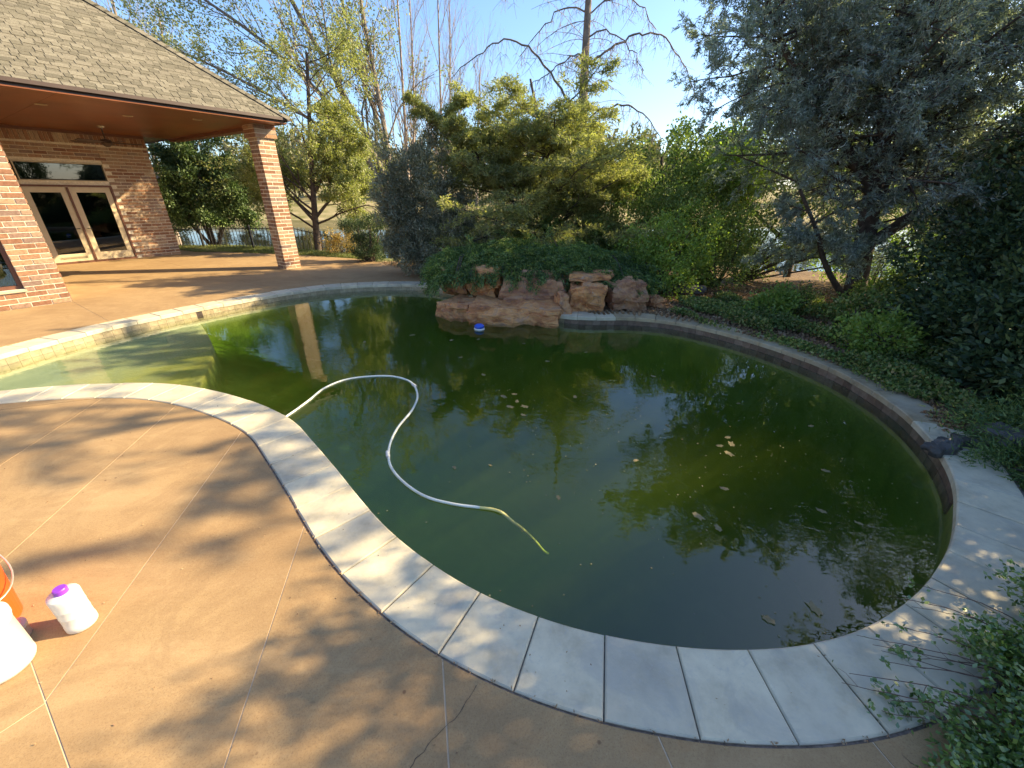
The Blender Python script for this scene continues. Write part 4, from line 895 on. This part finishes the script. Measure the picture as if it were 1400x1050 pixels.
for lo_, hi_, n_ in ((.10, .34, 9000), (.16, .30, 7000)):
    q = g.integers(0, len(OUT), n_*4); d_ = g.uniform(lo_, hi_, n_*4); nx = offset(OUT, 1)-OUT; p = OUT[q]+nx[q]*d_[:, None]; f_ = np.sin(p[:, 0]*5)*np.sin(p[:, 1]*4.3)+.4*np.sin(p[:, 0]*13+p[:, 1]*9)
    k = (p[:, 1] > 2.65) & (p[:, 0] > .9) & (f_+(d_-.15)*6 > .1); p = p[k][:n_]; mm.append(np.column_stack([p, g.uniform(.0, .012, len(p))]))
cover('leaf_litter', 'brown litter blown over the outer edge of the planted-side coping', np.vstack(mm), MT['litter'], .03, .018, 73, up=0)
mm = []
q = g.integers(0, len(OUT), 90000); d_ = .30-np.abs(g.normal(0, .10, 90000)); nx = offset(OUT, 1)-OUT; p = OUT[q]+nx[q]*d_[:, None]; f_ = np.sin(p[:, 0]*3.1+1)*np.sin(p[:, 1]*2.7)+.5*np.sin(p[:, 0]*8+p[:, 1]*7)
k = (p[:, 1] > 2.9) & (p[:, 0] > 2.6) & (f_ > -.1) & (d_ > .05); p = p[k][:11000]; cover('ground_cover', 'creeping leaves spilling onto the right-hand coping', np.column_stack([p, .01+g.uniform(0, .06, len(p))]), L['ivy'], .035, .022, 74)
gr = region([(-9.3, 12.3), (-8.3, 12.45), (-7.0, 12.2), (-4.4, 11.4), (-3.6, 11.5), (-4.2, 13.2), (-8, 14.2), (-11, 14.5), (-12, 13.8)], 50000, .02, .06, g, .7, -9)
cover('grass', 'short rough grass between patio and lake fence', gr, L['grass'], .07, .008, 65, quad=False, spread=.4, up=1)
iv3 = region([(-1.5, 8.3), (-1.9, 8.35), (-1.65, 8.95), (-.6, 8.5), (-.75, 7.9), (-1.15, 7.75)], 9000, .03, .14, g, 3, -.9)
cover('ground_cover', 'yellow-green trailing plants at the left foot of the rocks', iv3, L['bright'], .04, .026, 66)
bd = region([(-2.0, 8.9), (-3.6, 10.8), (-2, 11.2), (2, 10), (2, 8.6), (-.5, 8.5)], 16000, 0, .06, g, 1.3, -1)
cover('leaf_litter', 'dry needles and leaves under the grey juniper', bd, MT['litter'], .04, .02, 67, up=0)

# ------------------------------------------------------------------ shrub in the near right corner with trailing stems
g = np.random.default_rng(71)
base = np.array([2.15, .72, -.03]); root = empty('corner_shrub', tuple(base)); tag(root, 'leafy green shrub in the near right corner, trailing bare stems over the coping', 'shrub')
Ps = []; Ds = []
for c, rad, n_ in (((2.15, .76, .12), (.44, .27, .24), 400), ((1.8, .65, .05), (.36, .16, .12), 230), ((2.45, .95, .16), (.38, .3, .28), 240), ((1.5, .59, .02), (.24, .07, .06), 60), ((2.0, .9, .08), (.22, .12, .1), 60)):
    P, D = blob(np.array(c), rad, n_, 46, .03, g, zmin=-.02); Ps.append(P-base); Ds.append(D)
crown_mesh('foliage', L['shrub'], root, np.vstack(Ps), np.vstack(Ds), .021, .0135, spread=.8, g=g, quad=True)
st = []; lp = []
ends = [((1.95, .82), (1.39, 1.03), .05), ((1.95, .80), (1.43, 1.0), .03), ((1.9, .85), (1.52, 1.09), .06), ((2.0, .95), (1.66, 1.2), .07), ((2.05, .95), (1.72, 1.16), .05), ((1.98, .9), (1.7, 1.03), .04), ((1.75, .72), (1.25, .89), .05),
        ((1.7, .68), (1.2, .86), .04), ((1.7, .66), (1.28, .77), .03), ((1.85, .8), (1.45, .98), .02), ((1.9, .8), (1.4, .93), .05), ((2.1, 1.0), (1.85, 1.26), .06), ((1.7, .7), (1.33, .8), .05), ((1.9, .84), (1.57, .95), .03)]
for (a, b_, h_) in ends:
    m_ = (np.array(a)+np.array(b_))/2+g.normal(0, .012, 2)
    p = smooth_path([(a[0], a[1], .06), (m_[0], m_[1], h_+.03), (b_[0], b_[1], h_*.45+.012)], n=6)-base; p += g.normal(0, .0018, p.shape); st.append((p, np.linspace(.0034, .0011, len(p))))
    for i_ in range(3, len(p), 2):
        if g.random() < .5: q, r_ = path(p[i_], (g.normal(-.5, .5), g.normal(.3, .5), .1), g.uniform(.03, .08), .0011, 0, .15, 3, .6, g); st.append((q, r_)); lp.append((q[-1], g.random() < .35))
        if i_ > 8 and g.random() < .25: lp.append((p[i_], False))
wood('stems', plain('reddish_stem', (.13, .07, .05), .8), root, st, 4)
Q = []
for p, big in lp: Q.append(np.tile(p, (9 if big else 2, 1))+g.normal(0, .008, (9 if big else 2, 3)))
for (x, y) in ((1.335, .835), (1.375, .79), (1.36, .80), (1.46, .83), (1.26, .79), (1.40, .77), (1.31, .765), (1.47, .80), (1.52, .98)): Q.append(np.tile([x-base[0], y-base[1], .045], (16, 1))+g.normal(0, .011, (16, 3)))
crown_mesh('trailing_leaves', L['shrub'], root, np.vstack(Q), np.tile([0, 0, .3], (sum(len(q) for q in Q), 1)), .02, .015, spread=1, g=g, quad=True)

# ------------------------------------------------------------------ rocks
def rock(name, label, c, d, rz, seed, sharp=.75, mt=None, tilt=0):
    g = np.random.default_rng(seed); bm = bmesh.new(); bmesh.ops.create_cube(bm, size=1)
    bmesh.ops.subdivide_edges(bm, edges=bm.edges[:], cuts=15, use_grid_fill=True)
    sd_ = g.uniform(0, 50, 3)
    for v_ in bm.verts:
        p = v_.co; r_ = Vector(p).normalized()*.62; q = p.lerp(r_, 1-sharp)
        s = Vector((q.x*d[0], q.y*d[1], q.z*d[2])); nz = noise.fractal(Vector(sd_)+s*3.2, 1, 2, 3); n2 = noise.cell(Vector(sd_)+s*2.3+Vector((0, 0, s.z*.8)))
        f_ = noise.noise_vector(Vector(sd_)+s*2.1)
        s += f_*.16*min(d)+s.normalized()*(nz*.075+(n2-.5)*.05)
        fr_ = noise.fractal(Vector(sd_)+s*14, 1, 2, 3); s += s.normalized()*fr_*.018; q3 = noise.voronoi(Vector(sd_)+s*3.0)[0]; s -= s.normalized()*max(0, .12-(q3[1]-q3[0]))*.16
        v_.co = s
    me = bpy.data.meshes.new(name); bm.to_mesh(me); bm.free()
    o = link(name, me, mt or MT['rock'], None, c); o.rotation_euler = (tilt, 0, rz); tag(o, label, 'rock', 'boulders piled at the pool edge'); return o
RK = [('grey-pink boulder at the left end of the rock pile', (-.98, 6.95, .24), (.42, .5, .42), .1, .6), ('rounded orange boulder, second from the left in the upper row', (-.47, 6.75, .23), (.52, .45, .46), -.05, .55),
      ('wide orange block in the middle of the rock pile', (.33, 6.55, .20), (.98, .45, .34), -.03, .85), ('flat reddish slab lying on top of the wide middle block', (.58, 6.75, .40), (.95, .55, .12), .05, .85),
      ('low purplish ledge stone at the left waterline', (-.80, 6.35, -.02), (.62, .65, .26), -.5, .75), ('long flat ledge stone jutting into the water, largest of the pile', (.05, 6.1, -.02), (1.35, .75, .27), -.12, .85),
      ('square orange block with white streaks, right of the ledge', (1.12, 6.22, .14), (.56, .5, .42), .04, .85), ('dark purple boulder right of the square block, behind the coping', (1.82, 6.42, .14), (.62, .45, .40), .15, .7),
      ('thin pale cap stone over the rounded orange boulder', (-.42, 6.9, .46), (.55, .4, .08), .1, .8), ('narrow upright stone between ledge and square block', (.76, 6.05, .07), (.2, .3, .36), .1, .7),
      ('small rust-coloured stones at the right end of the pile', (2.3, 6.45, .06), (.34, .3, .2), .4, .6), ('dark slab tucked under the juniper above the square block', (1.2, 6.5, .40), (.7, .5, .1), -.05, .8)]
for k, (lab, c, d, rz, sh_) in enumerate(RK):
    up_ = c[2] > .12; rock('boulder', lab, (c[0], c[1], c[2]*(1.18 if up_ else 1)), (d[0]*1.03, d[1], d[2]*(1.22 if up_ else 1.05)), rz, 100+k, sh_)
grey_rock = plain('dark_wet_stone', (.075, .07, .065), .6, nscale=10, var=.5, bmp=.6)
o = rock('flat_rock', 'flat dark grey stone on the soil behind the far coping', (3.2, 7.45, .07), (.5, .35, .14), .1, 140, .7, plain('flat_grey_stone', (.11, .11, .11), .8, var=.3)); del o['group']
for k, (lab, c, d, rz) in enumerate([('jagged dark stone lying on the coping at its right bend', (3.32, 2.45, .035), (.28, .15, .07), -.3), ('broken dark stone shard bridging the pool lip at right', (3.05, 2.42, .01), (.22, .12, .06), .4), ('small black stone behind the jagged one', (3.56, 2.5, .04), (.18, .14, .08), .2)]):
    o = rock('stone_shard', lab, c, d, rz, 150+k, .7, grey_rock); o['group'] = 'dark shards at the coping bend'

# ------------------------------------------------------------------ iron fence by the lake
def fence(x0, y0, x1, y1, label):
    Ln = math.hypot(x1-x0, y1-y0); az = math.atan2(y1-y0, x1-x0); zb = float(hgt(x0, y0)); ze = float(hgt(x1, y1))
    root = empty('iron_fence', (x0, y0, zb), az); tag(root, label, 'fence'); sl = (ze-zb)/Ln
    Tt = lambda x, z: (x, 0, z+sl*x)
    for z in (.12, .70): MB().tube([Tt(0, z), Tt(Ln, z)], .012, 4).build('rail', MT['iron'], root)
    n_ = int(Ln/.115); pk = MB().box((0, 0, .38), (.013, .013, .76)); me = bpy.data.meshes.new('picket'); me.from_pydata(pk.v, [], pk.f); me.materials.append(MT['iron'])
    po = MB().box((0, 0, .36), (.05, .05, .86)).box((0, 0, .80), (.06, .06, .02)); pm = bpy.data.meshes.new('post'); pm.from_pydata(po.v, [], po.f); pm.materials.append(MT['iron'])
    for k in range(n_+1):
        x = k*Ln/n_
        if k % 15 == 7: link('post', pm, None, root, Tt(x, 0))
        else: link('picket', me, None, root, Tt(x, 0))
fence(-12.6, 14.0, -6.9, 13.3, 'black iron fence left of the brick column, lake behind')
fence(-6.8, 13.3, -2.6, 12.9, 'black iron fence right of the brick column')

# far wood beyond the lake
g = np.random.default_rng(81); Pf = []; Df = []; trk = []
for k in range(150):
    x = g.uniform(-140, 190); y = 62+.10*x+g.uniform(0, 22); h_ = g.uniform(5, 10); zb = float(hgt(x, y)); P, D = blob(np.array([x, y, zb+h_*.6]), (h_*.38, h_*.38, h_*.45), 22, 26, h_*.07, g); Pf.append(P); Df.append(D)
    trk.append((np.array([(x, y, zb-.2), (x+.1, y, zb+h_*.3), (x, y, zb+h_*.7)]), np.array([.3, .2, .1])))
V1, F1 = leaves(np.vstack(Pf), np.vstack(Df), .8, .5, g=g); V2, F2 = tube_np(trk, 4)
fw = npmesh('far_wood', V1, F1); link('far_wood', fw, leafmat('far_wood_leaf', [(.12, .13, .06), (.2, .19, .09), (.28, .24, .16), (.09, .11, .05)], .25, big=.1)); tag(bpy.data.objects['far_wood'], 'hazy line of spring woodland on the far shore', 'woodland', kind='stuff')

# ------------------------------------------------------------------ things on the patio
b = empty('chemical_bottle', (-1.765, 1.075, 0), R(20)); tag(b, 'white plastic bottle with purple cap standing on the patio', 'bottle')
MB().rev([(.044, 0), (.049, .006), (.049, .03), (.0475, .033), (.0475, .075), (.0483, .078), (.0475, .081), (.0475, .115), (.0483, .118), (.0475, .121), (.048, .15), (.0485, .176), (.046, .183), (.025, .187), (.020, .189)], 32).build('body', MT['white_plastic'], b, smooth=True)
cp = MB().rev([(.0215, .188), (.0215, .208), (.019, .212)], 24); cp.build('cap', MT['purple'], b)
bu = empty('orange_bucket', (-2.165, 1.05, 0), 0); tag(bu, 'orange plastic bucket with wire handle at the left edge', 'bucket')
prof = [(.118, 0), (.122, .004), (.142, .27), (.149, .272), (.149, .284), (.144, .286), (.144, .30), (.150, .302), (.150, .325), (.143, .327), (.140, .32), (.118, .01)]
MB().rev(prof, 40).build('body', MT['orange'], bu, smooth=False)
arcp = [(.172*math.sin(math.pi*k/20), .152*math.cos(math.pi*k/20), .295-.125*math.sin(math.pi*k/20)) for k in range(21)]
MB().tube(arcp, .0028, 6).build('handle', MT['wire'], bu)
for s in (0, -1): MB().rev([(.012, -.006), (.012, .006)], 10).build('handle_lug', MT['orange'], bu, loc=arcp[s])
j_ = empty('white_container', (-1.895, .905, 0), R(25)); tag(j_, 'large white plastic container in front of the orange bucket, cut by the frame', 'container')
MB().rev([(.076, 0), (.084, .004), (.088, .016), (.088, .03), (.0855, .036), (.088, .045), (.088, .20), (.0905, .203), (.0905, .212), (.086, .216)], 40).build('body', MT['white_plastic'], j_, smooth=True)
MB().rev([(.092, .214), (.094, .218), (.094, .238), (.086, .244)], 40).build('lid', MT['white_plastic'], j_)
MB().box((.0, .0885, .1), (.05, .004, .02)).build('raised_mark', MT['greyplastic'], j_)
gt = empty('grey_tub', (-1.965, 1.015, 0)); tag(gt, 'small frosted grey tub between the bucket and the white container', 'tub')
MB().rev([(.036, 0), (.04, .004), (.04, .045), (.042, .047), (.042, .055), (.03, .06)], 24).build('body', MT['greyplastic'], gt, smooth=True)
MB().rev([(.043, .054), (.043, .064), (.03, .067)], 24).build('lid', MT['greyplastic'], gt)

# ------------------------------------------------------------------ pool hose
hz = WL+.006
HP = [(-1.935, 2.80, hz), (-1.93, 2.95, hz), (-1.90, 3.1, hz), (-1.87, 3.28, hz), (-1.83, 3.56, hz), (-1.66, 3.77, hz), (-1.3, 3.84, hz), (-1.04, 3.71, hz), (-.9, 3.42, hz), (-.88, 3.13, hz), (-.93, 2.82, hz), (-.925, 2.56, hz), (-.86, 2.33, hz), (-.73, 2.15, hz),
      (-.55, 2.0, hz), (-.36, 1.93, hz), (-.19, 1.9, hz)]
HY = [(-.19, 1.9, hz), (-.11, 1.885, hz), (-.05, 1.86, hz-.005), (.01, 1.875, -.2), (.08, 1.95, -.34), (.165, 2.06, -.55), (.245, 2.2, -.8), (.3, 2.35, -1.0)]
ho = empty('pool_hose', (-.9, 2.6, WL)); tag(ho, 'white vacuum hose curving across the green water with yellow sinking end', 'hose'); oo = np.array([-.9, 2.6, WL])
def ribbed(P, r):
    p = resample(smooth_path(P, n=8), step=.009, closed=False); rad = np.where(np.arange(len(p)) % 2, r, r*.86); return p-oo, rad
pp, rr_ = ribbed(HP, .0098); wood('hose_tube', MT['hose'], ho, [(pp, rr_)], 10)
pp, rr_ = ribbed(HY, .0098); wood('sinking_end', MT['hose_yellow'], ho, [(pp, rr_)], 10)
for (x, y, az) in ((-.905, 2.44, R(-70)), (-.975, 3.62, R(-50))):
    d = np.array([math.cos(az), math.sin(az), 0])*.04; c = np.array([x, y, hz])-oo; wood('connector', MT['white_plastic'], ho, [(np.array([c-d, c, c+d]), np.array([.013, .0155, .013]))], 12)
# blue float
fl_ = empty('pool_float', (-.47, 5.5, WL)); tag(fl_, 'small round blue and white float bobbing before the rocks', 'float')
MB().rev([(.04, -.02), (.075, -.005), (.078, .012), (.07, .02)], 24).build('base', MT['white_plastic'], fl_, smooth=True); MB().rev([(.066, .02), (.07, .05), (.05, .068), (.02, .075)], 24).build('dome', MT['blue'], fl_, smooth=True)

# ------------------------------------------------------------------ floating leaves
g = np.random.default_rng(91)
def leaf_mesh(s, seed):
    g = np.random.default_rng(seed); n_ = 12; V = [(0, 0, .002)]
    for k in range(n_):
        a = 2*math.pi*k/n_; r_ = s*(1 if k % 2 else .72)*g.uniform(.8, 1.15)*(1.25 if k in (0, 11, 1) else 1); V.append((math.cos(a)*r_, math.sin(a)*r_*.7, g.uniform(0, s*.12)))
    me = bpy.data.meshes.new('floating_leaf'); me.from_pydata(V, [], [(0, k+1, (k+1) % n_+1) for k in range(n_)]); me.materials.append(MT['fallen']); return me
lms = [leaf_mesh(s, k) for k, s in enumerate((.022, .03, .038, .016))]
LP_ = [(1.42, 1.25, 2), (1.17, 1.2, 1), (1.12, 1.85, 2), (1.2, 1.75, 1), (-.08, 3.4, 2), (-.02, 3.2, 2), (.05, 3.3, 1), (.1, 3.05, 1), (-.3, 3.9, 1), (-1.35, 5.2, 2), (-.8, 5.0, 2), (-.4, 2.3, 0), (-.15, 2.33, 3), (1.4, 2.1, 1), (1.6, 2.6, 1), (1.7, 2.62, 2), (1.3, 2.9, 0), (.9, 2.4, 0),
       (2.2, 2.3, 1), (2.05, 1.8, 0), (1.9, 1.9, 1), (.6, 3.4, 1), (.4, 4.3, 1), (-.6, 4.4, 0), (-1.9, 4.9, 1), (-2.6, 5.9, 1), (.3, 2.0, 0), (-.45, 5.05, 1), (.9, 4.6, 0), (1.5, 3.9, 1), (2.5, 2.9, 1), (2.1, 3.3, 0), (.15, 4.9, 0), (.02, 3.45, 1), (.12, 3.2, 2), (1.62, 2.5, 2), (1.72, 2.72, 1)]
for x, y, k in LP_:
    o = link('floating_leaf', lms[k], None, None, (x, y, WL+.002)); o.rotation_euler.z = g.uniform(0, 6.28); tag(o, 'pale fallen leaf floating flat on the green pool water', 'leaf', 'floating leaves')
    if (x, y) == (1.42, 1.25): o['label'] = 'large pale leaf floating alone, nearest the lower right coping'; del o['group']
    if (x, y) == (-1.35, 5.2): o['label'] = 'pale leaf floating left of the blue float'; del o['group']
n = 520; cx = g.choice(len(LP_), n); P = np.array([(LP_[k][0], LP_[k][1], WL+.0025) for k in cx])+np.column_stack([g.normal(0, .45, n), g.normal(0, .5, n), np.zeros(n)]); k = inside(offset(OUT, -.05), P[:, 0], P[:, 1]); P = P[k]
s = g.uniform(.002, .006, len(P)); a = g.uniform(0, 6.28, len(P)); V = np.stack([P+np.column_stack([np.cos(a+q)*s, np.sin(a+q)*s, 0*s]) for q in (0, 1.7, 3.1, 4.6)], 1).reshape(-1, 3)
n2_ = 2600; q = g.integers(0, len(OUT), n2_); Pe = offset(OUT, -.012)[q]; nx = (OUT-offset(OUT, 1))[q]; Pe = Pe+nx*np.abs(g.normal(0, .035, n2_))[:, None]+g.normal(0, .01, (n2_, 2)); cl = np.sin(q*.09)+np.sin(q*.031+1) > -.2; Pe = Pe[cl]; Pe = np.column_stack([Pe, np.full(len(Pe), WL+.0025)]); s2 = g.uniform(.002, .007, len(Pe)); a2 = g.uniform(0, 6.28, len(Pe))
V = np.vstack([V, np.stack([Pe+np.column_stack([np.cos(a2+q_)*s2, np.sin(a2+q_)*s2, 0*s2]) for q_ in (0, 1.7, 3.1, 4.6)], 1).reshape(-1, 3)])
tag(link('pollen_debris', npmesh('pollen_debris', V, np.arange(len(V)).reshape(-1, 4)), MT['fallen']), 'tiny pale specks of debris scattered on the water', 'debris', kind='stuff')
n = 420; dl = np.column_stack([g.uniform(-3.6, 1.6, n), g.uniform(.3, 3.0, n)]); dl = dl[~inside(offset(OUT, .0), dl[:, 0], dl[:, 1])]
cover('leaf_litter', 'scattered crumbs of leaf and grit on the near patio', np.column_stack([dl, np.full(len(dl), .002)]), MT['litter'], .010, .005, 75, up=0)
n = 1400; q = g.integers(0, len(OUT), n); Pd = offset(OUT, CW+.004)[q]; k = Pd[:, 1] < 2.2; Pd = Pd[k]+g.normal(0, .006, (k.sum(), 2)); 
crown_mesh('joint_debris', MT['litter'], None, np.column_stack([Pd, np.full(len(Pd), .0)]), np.tile([0, 0, .2], (len(Pd), 1)), .013, .006, g=g, quad=True); tag(bpy.data.objects['joint_debris'], 'dark crumbs of leaf caught in the joint behind the coping', 'debris', kind='stuff')
